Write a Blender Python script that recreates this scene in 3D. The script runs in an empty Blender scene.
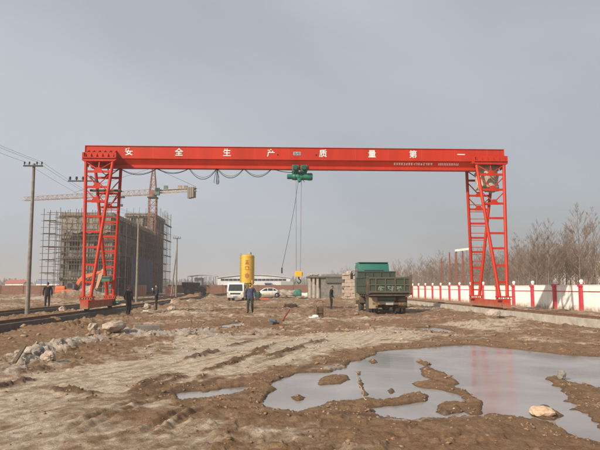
import bpy, bmesh, math, random
import numpy as np
from mathutils import Vector, Matrix

sc = bpy.context.scene
C = sc.collection
R = math.radians
rnd = random.Random(7)

# ------------------------------------------------------------------ camera, world, sun, exposure
EYE = 1.7
YAW = math.atan(25 / 600); PITCH = math.atan(62 / 600)
cd = bpy.data.cameras.new('camera'); cam = bpy.data.objects.new('camera', cd); C.objects.link(cam)
cd.sensor_width = 36; cd.lens = 36; cd.clip_start = 0.1; cd.clip_end = 6000
cam.location = (0, 0, EYE); cam.rotation_euler = (math.pi / 2 + PITCH, 0, -YAW)
sc.camera = cam

SUN_EL = 31; SUN_AZ = 226        # azimuth clockwise from +Y: low behind the photographer's left shoulder
world = bpy.data.worlds.new('World'); sc.world = world; world.use_nodes = True
wn = world.node_tree; wn.nodes.clear()
wo = wn.nodes.new('ShaderNodeOutputWorld'); bg = wn.nodes.new('ShaderNodeBackground')
sky = wn.nodes.new('ShaderNodeTexSky'); sky.sky_type = 'NISHITA'; sky.sun_disc = False
sky.sun_elevation = R(SUN_EL); sky.sun_rotation = R(SUN_AZ)
sky.air_density = 1.0; sky.dust_density = 6.0; sky.ozone_density = 1.5; sky.altitude = 50
hs = wn.nodes.new('ShaderNodeHueSaturation'); hs.inputs['Saturation'].default_value = 0.5
wn.links.new(sky.outputs[0], hs.inputs['Color']); 
# thin high cloud veil: very soft brightening streaks
wtc = wn.nodes.new('ShaderNodeTexCoord'); wmp = wn.nodes.new('ShaderNodeMapping'); wmp.vector_type = 'TEXTURE'; wmp.inputs['Scale'].default_value = (1.5, 1.5, 0.45)
wmp.inputs['Rotation'].default_value = (0.0, 0.35, 0.3); wmp.inputs['Location'].default_value = (-2.3, 4.1, 0.2)
wnz = wn.nodes.new('ShaderNodeTexNoise'); wnz.inputs['Scale'].default_value = 1.1; wnz.inputs['Detail'].default_value = 6
wrp = wn.nodes.new('ShaderNodeMapRange'); wrp.inputs[1].default_value = 0.34; wrp.inputs[2].default_value = 0.68
wrp.inputs[3].default_value = 0.22; wrp.inputs[4].default_value = 0.85
wmx = wn.nodes.new('ShaderNodeMixRGB'); wmx.inputs[2].default_value = (4.75, 5.1, 5.6, 1)
wn.links.new(wtc.outputs['Generated'], wmp.inputs[0]); wn.links.new(wmp.outputs[0], wnz.inputs[0])
wn.links.new(wnz.outputs[0], wrp.inputs[0]); wn.links.new(wrp.outputs[0], wmx.inputs[0])
wn.links.new(hs.outputs[0], wmx.inputs[1]); wn.links.new(wmx.outputs[0], bg.inputs[0])
bg.inputs[1].default_value = 0.112
wn.links.new(bg.outputs[0], wo.inputs[0])

sd_ = bpy.data.lights.new('sun', 'SUN'); sun = bpy.data.objects.new('sun', sd_); C.objects.link(sun)
sd_.energy = 5.0; sd_.angle = R(0.8); sd_.color = (1.0, 0.9, 0.76)
_s = Vector((math.sin(R(SUN_AZ)) * math.cos(R(SUN_EL)), math.cos(R(SUN_AZ)) * math.cos(R(SUN_EL)), math.sin(R(SUN_EL))))
sun.rotation_euler = _s.to_track_quat('Z', 'Y').to_euler(); sun.location = (-20, -20, 40)

vs = sc.view_settings; vs.view_transform = 'Standard'; vs.look = 'None'; vs.gamma = 1; vs.exposure = 0.12; vs.use_curve_mapping = False
sc.cycles.use_denoising = True
sc.cycles.max_bounces = 6; sc.cycles.volume_bounces = 1; sc.cycles.transparent_max_bounces = 12
HAZE_DENSITY = 0.0011

# ------------------------------------------------------------------ pixel -> place (600 x 450 photograph)
_f0 = Vector((math.sin(YAW), math.cos(YAW), 0)); _rt = Vector((math.cos(YAW), -math.sin(YAW), 0))
_fw = _f0 * math.cos(PITCH) + Vector((0, 0, math.sin(PITCH))); _up = -_f0 * math.sin(PITCH) + Vector((0, 0, math.cos(PITCH)))
def ray(px, py): return _fw * 600 + _rt * (px - 300) + _up * (225 - py)
def at(px, py, Y): d = ray(px, py); t = Y / d.y; return Vector((d.x * t, Y, EYE + d.z * t))
def atx(px, py, X): d = ray(px, py); t = X / d.x; return Vector((X, d.y * t, EYE + d.z * t))
def G(px, py, z=0.0): d = ray(px, py); t = (z - EYE) / d.z; return Vector((d.x * t, d.y * t, z))

# ------------------------------------------------------------------ materials
MATS = {}
def mat(name, col, rough=0.7, var=0.25, scale=3.0, col2=None, metal=0.0, bump=0.0, bscale=30.0, amount=0.5, spec=0.5, streak=False, wear=None, wear_amt=0.62, wear_scale=7.0, splash=None):
    if name in MATS: return MATS[name]
    m = bpy.data.materials.new(name); m.use_nodes = True
    nt = m.node_tree; n = nt.nodes; l = nt.links
    b = n['Principled BSDF']; b.inputs['Roughness'].default_value = rough; b.inputs['Metallic'].default_value = metal
    b.inputs['Specular IOR Level'].default_value = spec
    tc = n.new('ShaderNodeTexCoord')
    src = tc.outputs['Object']
    if streak:
        mp = n.new('ShaderNodeMapping'); mp.inputs['Scale'].default_value = (1, 1, 0.12); l.new(src, mp.inputs[0]); src = mp.outputs[0]
    nz = n.new('ShaderNodeTexNoise'); nz.inputs['Scale'].default_value = scale; nz.inputs['Detail'].default_value = 8; nz.inputs['Roughness'].default_value = 0.65
    l.new(src, nz.inputs['Vector'])
    rp = n.new('ShaderNodeValToRGB')
    c2 = col2 if col2 else tuple(c * (1 - var) for c in col)
    c1 = tuple(min(1, c * (1 + var * 0.4)) for c in col)
    rp.color_ramp.elements[0].position = amount - 0.18; rp.color_ramp.elements[1].position = amount + 0.18
    rp.color_ramp.elements[0].color = (*c2, 1); rp.color_ramp.elements[1].color = (*c1, 1)
    l.new(nz.outputs[0], rp.inputs[0]); cout = rp.outputs[0]
    if wear:      # chips, rust and stains with a shape of their own
        n3 = n.new('ShaderNodeTexNoise'); n3.inputs['Scale'].default_value = wear_scale; n3.inputs['Detail'].default_value = 9; n3.inputs['Roughness'].default_value = 0.7
        mp3 = n.new('ShaderNodeMapping'); mp3.inputs['Scale'].default_value = (1, 1, 0.35); l.new(tc.outputs['Object'], mp3.inputs[0]); l.new(mp3.outputs[0], n3.inputs['Vector'])
        r3 = n.new('ShaderNodeMapRange'); r3.inputs[1].default_value = wear_amt; r3.inputs[2].default_value = wear_amt + 0.1; l.new(n3.outputs[0], r3.inputs[0])
        m3 = n.new('ShaderNodeMixRGB'); m3.inputs[2].default_value = (*wear, 1); l.new(r3.outputs[0], m3.inputs[0]); l.new(cout, m3.inputs[1]); cout = m3.outputs[0]
    if splash:    # dried mud splashed up from the ground: (object z bottom, top)
        sx = n.new('ShaderNodeSeparateXYZ'); l.new(tc.outputs['Object'], sx.inputs[0])
        r4 = n.new('ShaderNodeMapRange'); r4.inputs[1].default_value = splash[0]; r4.inputs[2].default_value = splash[1]; r4.inputs[3].default_value = 0.55; r4.inputs[4].default_value = -0.25; l.new(sx.outputs[2], r4.inputs[0])
        n4 = n.new('ShaderNodeTexNoise'); n4.inputs['Scale'].default_value = 3.5; n4.inputs['Detail'].default_value = 9; l.new(tc.outputs['Object'], n4.inputs['Vector'])
        a4 = n.new('ShaderNodeMath'); l.new(r4.outputs[0], a4.inputs[0]); l.new(n4.outputs[0], a4.inputs[1])
        r5 = n.new('ShaderNodeMapRange'); r5.inputs[1].default_value = 0.5; r5.inputs[2].default_value = 1.0; r5.inputs[4].default_value = 0.8; l.new(a4.outputs[0], r5.inputs[0])
        m4 = n.new('ShaderNodeMixRGB'); m4.inputs[2].default_value = (0.27, 0.18, 0.105, 1); l.new(r5.outputs[0], m4.inputs[0]); l.new(cout, m4.inputs[1]); cout = m4.outputs[0]
    l.new(cout, b.inputs['Base Color'])
    rr = n.new('ShaderNodeMapRange'); rr.inputs[3].default_value = min(1, rough + 0.15); rr.inputs[4].default_value = max(0.03, rough - 0.1)
    l.new(nz.outputs[0], rr.inputs[0]); l.new(rr.outputs[0], b.inputs['Roughness'])
    if bump:
        n2 = n.new('ShaderNodeTexNoise'); n2.inputs['Scale'].default_value = bscale; n2.inputs['Detail'].default_value = 6
        l.new(tc.outputs['Object'], n2.inputs['Vector'])
        bp = n.new('ShaderNodeBump'); bp.inputs['Strength'].default_value = bump; bp.inputs['Distance'].default_value = 0.03
        l.new(n2.outputs[0], bp.inputs['Height']); l.new(bp.outputs[0], b.inputs['Normal'])
    MATS[name] = m
    return m

RED = mat('crane_red_paint', (0.45, 0.027, 0.007), 0.5, scale=1.2, col2=(0.38, 0.022, 0.007), streak=True, bump=0.05, bscale=6, spec=0.25, wear=(0.20, 0.035, 0.02), wear_amt=0.66, wear_scale=3.0, splash=(0.05, 0.9))
RED2 = mat('crane_red_primer', (0.52, 0.040, 0.020), 0.6, scale=2.0, col2=(0.40, 0.05, 0.03))
WHITEP = mat('white_lettering', (0.80, 0.78, 0.74), 0.6, 0.1)
DARK = mat('dark_steel', (0.035, 0.03, 0.028), 0.6, 0.3)
RUST = mat('rusty_rail_steel', (0.21, 0.10, 0.05), 0.8, scale=6, col2=(0.12, 0.055, 0.03), bump=0.2)
GREEN = mat('hoist_green_paint', (0.012, 0.17, 0.11), 0.4, scale=2, col2=(0.01, 0.12, 0.08))
CABLE = mat('black_cable', (0.03, 0.03, 0.03), 0.6, 0.2)
ROPE = mat('steel_rope', (0.17, 0.16, 0.15), 0.55, 0.2, metal=0.4)
YEL = mat('yellow_paint', (0.68, 0.42, 0.02), 0.5, scale=2.0, col2=(0.52, 0.33, 0.03))
CONC = mat('concrete_pale', (0.42, 0.38, 0.32), 0.9, scale=2.5, col2=(0.29, 0.25, 0.20), bump=0.3, bscale=18)
CONCG = mat('concrete_grey', (0.23, 0.21, 0.18), 0.9, scale=1.2, col2=(0.15, 0.135, 0.115), bump=0.3, bscale=12)
POLEC = mat('pole_concrete', (0.22, 0.20, 0.165), 0.9, scale=4.0, col2=(0.15, 0.13, 0.105), bump=0.15)
BRICKR = mat('red_brick_wall', (0.22, 0.10, 0.065), 0.9, scale=3.0, col2=(0.15, 0.075, 0.05), bump=0.3, bscale=20)
PINKB = mat('pink_new_brick', (0.42, 0.20, 0.145), 0.9, scale=6.0, col2=(0.33, 0.145, 0.10), bump=0.2)
WHITEW = mat('white_wall_paint', (0.78, 0.75, 0.69), 0.8, scale=1.5, col2=(0.70, 0.66, 0.59), streak=True, wear=(0.42, 0.37, 0.30), wear_amt=0.66, wear_scale=1.6, splash=(0.0, 0.7))
FRED = mat('fence_magenta_red', (0.52, 0.030, 0.055), 0.55, scale=3, col2=(0.42, 0.035, 0.05), wear=(0.50, 0.30, 0.27), wear_amt=0.66, wear_scale=9, splash=(0.0, 0.5))
BARK = mat('bare_tree_bark', (0.17, 0.135, 0.105), 0.95, scale=3, col2=(0.12, 0.095, 0.075))
TWIG = mat('bare_twigs', (0.19, 0.13, 0.09), 0.95, scale=1, col2=(0.145, 0.10, 0.07))
RUBBER = mat('dusty_tyre_rubber', (0.055, 0.047, 0.04), 0.95, scale=8, col2=(0.03, 0.028, 0.026))
TGREEN = mat('truck_cab_green', (0.014, 0.15, 0.115), 0.4, scale=1.3, col2=(0.014, 0.11, 0.085), wear=(0.16, 0.13, 0.09), wear_amt=0.62, splash=(0.9, 2.2))
BGREEN = mat('truck_bed_green', (0.020, 0.046, 0.032), 0.8, scale=2.2, col2=(0.06, 0.054, 0.036), amount=0.5, bump=0.15)
TRUST = mat('truck_rust_mud', (0.13, 0.085, 0.05), 0.9, scale=4, col2=(0.06, 0.04, 0.028), bump=0.3)
WCAR = mat('white_car_paint', (0.72, 0.70, 0.66), 0.3, 0.1, scale=1, splash=(0.3, 1.0))
GLASSD = mat('dark_window_glass', (0.03, 0.036, 0.04), 0.12, 0.2)
ORANGE = mat('excavator_orange', (0.62, 0.125, 0.035), 0.5, scale=2, col2=(0.50, 0.11, 0.04))
TANST = mat('muddy_tan_steel', (0.36, 0.26, 0.16), 0.8, scale=3, col2=(0.24, 0.17, 0.11))
SCAF = mat('scaffold_tube', (0.125, 0.085, 0.06), 0.75, scale=2, col2=(0.08, 0.058, 0.045))
NETB = mat('blue_safety_net', (0.05, 0.06, 0.11), 0.9, scale=1.0, col2=(0.06, 0.06, 0.075))
NETG = mat('grey_dusty_net', (0.24, 0.215, 0.17), 0.95, scale=1.5, col2=(0.17, 0.15, 0.12))
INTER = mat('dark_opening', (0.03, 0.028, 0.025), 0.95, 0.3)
ROCKM = mat('pale_rock', (0.40, 0.33, 0.26), 0.95, scale=6, col2=(0.26, 0.195, 0.14), bump=0.5, bscale=14)
LIME = mat('whitish_rubble', (0.42, 0.36, 0.29), 0.95, scale=5, col2=(0.29, 0.22, 0.165), bump=0.5, bscale=16)
CLODM = mat('brown_clod', (0.27, 0.165, 0.095), 0.95, scale=5, col2=(0.16, 0.095, 0.053), bump=0.5, bscale=20)
WOOD = mat('weathered_timber', (0.17, 0.11, 0.065), 0.85, scale=6, col2=(0.10, 0.065, 0.04), bump=0.2)
TARP = mat('beige_tarpaulin', (0.46, 0.40, 0.31), 0.8, scale=2.5, col2=(0.28, 0.235, 0.18), bump=0.3, bscale=7)
SKIN = mat('skin', (0.34, 0.19, 0.13), 0.6, 0.15)
HAIR = mat('black_hair', (0.018, 0.015, 0.014), 0.6, 0.3)
BLUEP = mat('blue_trim_paint', (0.05, 0.12, 0.32), 0.6, 0.2)
GREYP = mat('grey_cladding', (0.30, 0.31, 0.32), 0.7, 0.15)
PLAST = mat('white_plastic_sack', (0.72, 0.71, 0.69), 0.6, 0.15, bump=0.2, bscale=9)
BLUES = mat('blue_cloth', (0.07, 0.12, 0.18), 0.85, 0.3)
CHROME = mat('dull_plate_metal', (0.42, 0.42, 0.41), 0.45, 0.2, metal=0.5)

SHADEC = mat('shade_dark_concrete', (0.15, 0.135, 0.115), 0.9, scale=3, col2=(0.09, 0.08, 0.07), bump=0.3, bscale=15)  # left tracks: concrete colour darkened to paint in the shade on their sides
# ------------------------------------------------------------------ mesh builder
WORLDMODE = {}
class MB:
    def __init__(s): s.v = []; s.f = []; s.mi = []
    def add(s, vs, fs, mi=0):
        o = len(s.v); s.v += [tuple(p) for p in vs]; s.f += [tuple(i + o for i in f) for f in fs]; s.mi += [mi] * len(fs); return s
    def box(s, x0, x1, y0, y1, z0, z1, mi=0):
        return s.add([(x0,y0,z0),(x1,y0,z0),(x1,y1,z0),(x0,y1,z0),(x0,y0,z1),(x1,y0,z1),(x1,y1,z1),(x0,y1,z1)],
                     [(0,3,2,1),(4,5,6,7),(0,1,5,4),(1,2,6,5),(2,3,7,6),(3,0,4,7)], mi)
    def bar(s, a, b, w, h=None, up=(0,0,1), mi=0):
        a = Vector(a); b = Vector(b); h = w if h is None else h
        d = (b - a).normalized(); u = Vector(up)
        if abs(d.dot(u)) > 0.98: u = Vector((0, 1, 0))
        x = d.cross(u).normalized() * (w / 2); y = x.cross(d).normalized() * (h / 2)
        return s.add([a-x-y, a+x-y, a+x+y, a-x+y, b-x-y, b+x-y, b+x+y, b-x+y],
                     [(0,1,2,3),(7,6,5,4),(4,5,1,0),(5,6,2,1),(6,7,3,2),(7,4,0,3)], mi)
    def tube(s, pts, r, n=6, cap=True, mi=0):
        pts = [Vector(p) for p in pts]; k = len(pts)
        rs = r if isinstance(r, (list, tuple)) else [r] * k
        vs = []; fs = []; px = None
        for i, p in enumerate(pts):
            d = (pts[min(i+1, k-1)] - pts[max(i-1, 0)])
            d = d.normalized() if d.length > 1e-9 else Vector((0, 0, 1))
            if px is None:
                a = Vector((0, 0, 1)) if abs(d.z) < 0.9 else Vector((1, 0, 0)); px = d.cross(a).normalized()
            else:
                px = (px - d * px.dot(d)).normalized()
            py = d.cross(px)
            for j in range(n):
                t = 2 * math.pi * j / n; vs.append(p + (px * math.cos(t) + py * math.sin(t)) * rs[i])
        for i in range(k - 1):
            for j in range(n):
                fs.append((i*n+j, i*n+(j+1) % n, (i+1)*n+(j+1) % n, (i+1)*n+j))
        if cap: fs += [tuple(reversed(range(n))), tuple(range((k-1)*n, k*n))]
        return s.add(vs, fs, mi)
    def lathe(s, prof, origin=(0,0,0), axis=(0,0,1), n=16, mi=0):
        o = Vector(origin); ax = Vector(axis).normalized()
        a = Vector((1, 0, 0)) if abs(ax.x) < 0.9 else Vector((0, 1, 0))
        ux = (a - ax * a.dot(ax)).normalized(); uy = ax.cross(ux)
        vs = []; fs = []
        for r, z in prof:
            for j in range(n):
                t = 2 * math.pi * j / n; vs.append(o + ax * z + (ux * math.cos(t) + uy * math.sin(t)) * r)
        for i in range(len(prof) - 1):
            for j in range(n): fs.append((i*n+j, i*n+(j+1) % n, (i+1)*n+(j+1) % n, (i+1)*n+j))
        fs += [tuple(reversed(range(n))), tuple(range((len(prof)-1)*n, len(prof)*n))]
        return s.add(vs, fs, mi)
    def prism(s, poly, a, b, plane='xz', mi=0):
        n = len(poly)
        def P(p, q): return (p[0], q, p[1]) if plane == 'xz' else ((q, p[0], p[1]) if plane == 'yz' else (p[0], p[1], q))
        vs = [P(p, a) for p in poly] + [P(p, b) for p in poly]
        fs = [tuple(range(n)), tuple(reversed(range(n, 2*n)))] + [((i+1) % n, i, n+i, n+(i+1) % n) for i in range(n)]
        return s.add(vs, fs, mi)
    def build(s, name, m, parent=None, smooth=False, bevel=0.0, world=None):
        off = Vector((0, 0, 0))
        if parent is not None:
            p = parent
            while p is not None:
                if p.name in WORLDMODE: off = WORLDMODE[p.name]
                p = p.parent
        me = bpy.data.meshes.new(name)
        me.from_pydata([(x-off.x, y-off.y, z-off.z) for x, y, z in s.v], [], s.f)
        ms = m if isinstance(m, (list, tuple)) else [m]
        for q in ms: me.materials.append(q)
        if len(ms) > 1: me.polygons.foreach_set('material_index', s.mi)
        bm = bmesh.new(); bm.from_mesh(me); bmesh.ops.recalc_face_normals(bm, faces=bm.faces)
        if bevel: bmesh.ops.bevel(bm, geom=list(bm.edges), offset=bevel, segments=2, affect='EDGES', profile=0.6, clamp_overlap=True)
        bm.to_mesh(me); bm.free()
        if smooth: me.polygons.foreach_set('use_smooth', [True] * len(me.polygons))
        me.update()
        if smooth == 'auto':
            try: me.set_sharp_from_angle(angle=R(38))
            except Exception: pass
        o = bpy.data.objects.new(name, me); C.objects.link(o)
        if parent is not None: o.parent = parent
        return o

def tag(o, label=None, cat=None, group=None, kind=None):
    if label: o['label'] = label
    if cat: o['category'] = cat
    if group: o['group'] = group
    if kind: o['kind'] = kind
    return o
def thing(name, label, cat, loc=(0,0,0), rz=0.0, group=None, world=True):
    """Empty at the thing's base. world=True: its parts are given in world coordinates."""
    o = bpy.data.objects.new(name, None); C.objects.link(o); o.empty_display_size = 0.2
    o.location = loc; o.rotation_euler = (0, 0, rz)
    if world: WORLDMODE[o.name] = Vector(loc)
    return tag(o, label, cat, group)
def piece(name, mesh, parent, loc=(0,0,0), rot=(0,0,0), scale=(1,1,1)):
    o = bpy.data.objects.new(name, mesh); C.objects.link(o)
    off = Vector((0, 0, 0)); p = parent
    while p is not None:
        if p.name in WORLDMODE: off = WORLDMODE[p.name]
        p = p.parent
    o.location = Vector(loc) - off; o.rotation_euler = rot; o.scale = scale; o.parent = parent
    return o
def copy_tree(o, parent=None):
    c = o.copy(); C.objects.link(c); c.parent = parent
    for ch in list(o.children): copy_tree(ch, c)
    return c
def text_mesh(txt, size):
    cu = bpy.data.curves.new('lettering', 'FONT'); cu.body = txt; cu.size = size; cu.align_x = 'CENTER'; cu.align_y = 'CENTER'; cu.extrude = 0.004
    cu.offset = size * 0.012
    o = bpy.data.objects.new('lettering', cu); C.objects.link(o)
    dg = bpy.context.evaluated_depsgraph_get(); me = bpy.data.meshes.new_from_object(o.evaluated_get(dg))
    bpy.data.objects.remove(o); bpy.data.curves.remove(cu)
    return me

# ------------------------------------------------------------------ numpy noise
def _h(ix, iy, seed):
    n = (ix.astype(np.int64) * 374761393 + iy.astype(np.int64) * 668265263 + seed * 982451653) & 0xffffffff
    n = ((n ^ (n >> 13)) * 1274126177) & 0xffffffff
    return ((n ^ (n >> 16)) & 0xffff) / 65535.0
def vnoise(x, y, seed=0):
    ix = np.floor(x); iy = np.floor(y); fx = x - ix; fy = y - iy
    fx = fx*fx*fx*(fx*(fx*6-15)+10); fy = fy*fy*fy*(fy*(fy*6-15)+10)
    a = _h(ix, iy, seed); b = _h(ix+1, iy, seed); c = _h(ix, iy+1, seed); d = _h(ix+1, iy+1, seed)
    return (a*(1-fx)+b*fx)*(1-fy) + (c*(1-fx)+d*fx)*fy
def fbm(x, y, sc_, oct_=4, seed=0, gain=0.5):
    s = np.zeros_like(x); a = 1.0; t = 0.0; x = x / sc_; y = y / sc_
    for i in range(oct_):
        s += a * (vnoise(x + 17.3*i, y - 9.1*i, seed + i) * 2 - 1); t += a; a *= gain; x, y = (x*0.8 - y*0.6)*2.03, (x*0.6 + y*0.8)*2.03
    return s / t
def sstep(a, b, x):
    t = np.clip((x - a) / (b - a), 0, 1); return t*t*(3-2*t)
def seg_dist(x, y, pts):
    d = np.full_like(x, 1e9)
    for (ax, ay), (bx, by) in zip(pts[:-1], pts[1:]):
        dx, dy = bx-ax, by-ay; L = dx*dx+dy*dy + 1e-9
        t = np.clip(((x-ax)*dx + (y-ay)*dy) / L, 0, 1)
        d = np.minimum(d, np.hypot(x-ax-t*dx, y-ay-t*dy))
    return d
def poly_sd(x, y, pts):
    """signed distance, negative inside"""
    d = seg_dist(x, y, pts + pts[:1]); ins = np.zeros(x.shape, bool)
    for (ax, ay), (bx, by) in zip(pts, pts[1:] + pts[:1]):
        c = ((ay > y) != (by > y)) & (x < (bx-ax) * (y-ay) / ((by-ay) if abs(by-ay) > 1e-9 else 1e-9) + ax); ins ^= c
    return np.where(ins, -d, d)
def gp(pts): return [(G(a, b).x, G(a, b).y) for a, b in pts]

# ================================================================== THE GROUND
POND_A = gp([(400,349),(433,347),(470,345),(520,349.5),(560,354),(605,357.5),(680,362),(680,400),(605,389),(578,384),(556,377),(545,378.5),(556,389),(571,399),(580,410),(605,428),(640,445),(605,441),(585,437),(565,430),(548,424),(528,417),(500,414),(485,413),(468,416),(440,417),(410,419),(385,418),(380,410),(362,405),(350,405),(330,402),(326,409),(300,413),(270,410),(257,405),(274,393),(280,379),(300,373),(335,373),(345,368),(358,361),(380,352)])
POND_B = gp([(381,410),(400,404),(430,402),(452,392),(462,397),(456,405),(436,412),(410,417),(385,417)])
POND_C = gp([(196,394),(225,389),(247,387),(245,391),(220,396),(200,399)])
POND_D = gp([(218,326),(242,322),(246,325),(228,328)])
POND_E = gp([(415,328),(432,327),(456,331),(452,333),(430,331)])
POND_F = gp([(176,393),(200,391),(205,397),(186,400)])
ISLES = [gp(p) for p in ([(316,379),(328,375),(350,375),(354,379),(340,384),(320,385)], [(528,411),(540,405),(552,408),(566,415),(555,420),(540,419),(530,416)],
         [(355,372),(361,371),(366,384),(369,396),(362,396),(357,384)], [(416,368),(428,366),(445,373),(462,383),(456,387),(440,382),(423,376)],
         [(409,383),(430,380.5),(450,384.5),(468,390),(481,401),(486,414),(470,416),(457,409),(463,400),(454,394),(440,390),(420,387.5)],
         [(429,411),(440,404),(458,402),(466,413),(445,417)],
         [(329,400),(345,401),(362,398.5),(385,400),(400,395),(418,392),(434,394.5),(426,401.5),(405,405),(385,407),(365,409),(345,408)],
         [(414,361),(424,360),(434,364),(426,366)], [(368,361),(374,358),(378,362),(372,365)], [(290,396),(300,394),(307,397),(298,400)], [(385,390),(393,387),(397,392),(389,395)])]
RUTS = [gp(p) for p in ([(20,470),(120,418),(205,382),(285,357),(372,340),(450,326)], [(-60,424),(60,398),(160,370),(240,352),(320,339)], [(120,470),(190,420),(262,380),(325,356)])]
CLODLINES = [gp(p) for p in ([(88,397),(120,398),(150,391),(182,380)], [(118,401),(150,398),(178,392),(205,378)], [(60,392),(92,398)],
                             [(260,418),(300,420),(345,417),(400,420)], [(0,392),(30,384)], [(300,372),(320,366),(345,362)], [(225,350),(250,343)], [(256,353),(276,346)], [(272,358),(300,350)], [(234,363),(262,355)], [(205,373),(240,362)], [(140,388),(176,377)], [(300,348),(322,342)], [(130,408),(165,399)], [(95,402),(128,396),(150,386)], [(160,397),(200,388),(222,378)], [(20,378),(45,372)], [(185,362),(215,354)])]
# (polyline, width m, height m, whiteness)
RIDGES = [(gp([(190,352),(260,347),(330,342),(400,332)]), 2.2, 0.0, 0.62), (gp([(22,366),(40,358),(62,352)]), 0.55, 0.20, 1.0), (gp([(0,378),(22,373)]), 0.5, 0.10, 0.9),
          (gp([(62,351),(85,345),(104,340)]), 0.8, 0.16, 0.8), (gp([(100,338),(124,335)]), 0.7, 0.18, 0.35),
          (gp([(68,331),(82,326)]), 0.7, 0.30, 0.1),
          (gp([(126,337),(150,339),(176,338),(200,335)]), 0.8, 0.17, 1.0), (gp([(196,335),(230,338),(262,334)]), 1.2, 0.05, 0.8),
          (gp([(310,372),(340,368)]), 0.35, 0.10, 0.7), (gp([(385,421),(440,417),(470,416)]), 0.25, 0.06, 0.7), (gp([(300,418),(345,416)]), 0.22, 0.08, 0.4)]
# (px, py of the foot, radius x, radius y, height, whiteness)
MOUNDS = [(92,302,3.2,2.2,0.95,0.75),(76,302,2.6,1.6,0.85,0.7),(63,302.5,2.4,1.5,0.75,0.6),(200,298.5,2.4,2.0,1.05,0.0),(215,299,1.6,1.4,0.55,0.1),(349,299,1.9,1.5,0.95,0.1),(362,299.5,1.5,1.2,0.6,0.3),(300,299,1.4,1.2,0.5,0.4),
          (291,297.8,1.9,1.2,1.0,0.3),(141,309.5,1.5,1.0,0.34,0.55),(150,308.0,0.9,0.8,0.34,0.35),(178,305,1.6,1.3,0.5,0.25),(131,309,1.0,0.8,0.35,0.6),(190,303,1.3,1.0,0.35,0.5),
          (215,307,3.5,1.6,0.10,0.9),(195,309,2.0,1.4,0.08,0.8),(20,303,4.0,3.0,0.25,0.9),(330,301,2.0,1.2,0.35,0.4),(315,298,2.2,1.4,0.4,0.5),(290,306,1.0,0.7,0.35,0.0),
          (176,316,1.4,1.0,0.28,0.15),(60,318,1.0,0.6,0.22,0.2),(85,318,0.9,0.6,0.18,0.1),(40,330,1.6,1.0,0.15,0.0),(480,321,2.0,1.0,0.22,0.0),(440,316,2.0,1.0,0.2,0.0),(540,328,1.6,0.8,0.15,0.0)]
MOUNDS = [(G(a,b).x, G(a,b).y, c, d, e, f) for a, b, c, d, e, f in MOUNDS]
DRYZONE = gp([(-80,392),(0,380),(60,374),(130,352),(210,339),(330,334),(420,327),(520,320),(520,327),(440,339),(405,344),(345,358),(300,370),(262,388),(225,412),(205,450),(190,520),(-300,520),(-200,420)])
BROWNZ = gp([(-60,368),(0,364),(60,344),(75,330),(130,318),(130,326),(60,322),(0,330),(-60,335)])

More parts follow.
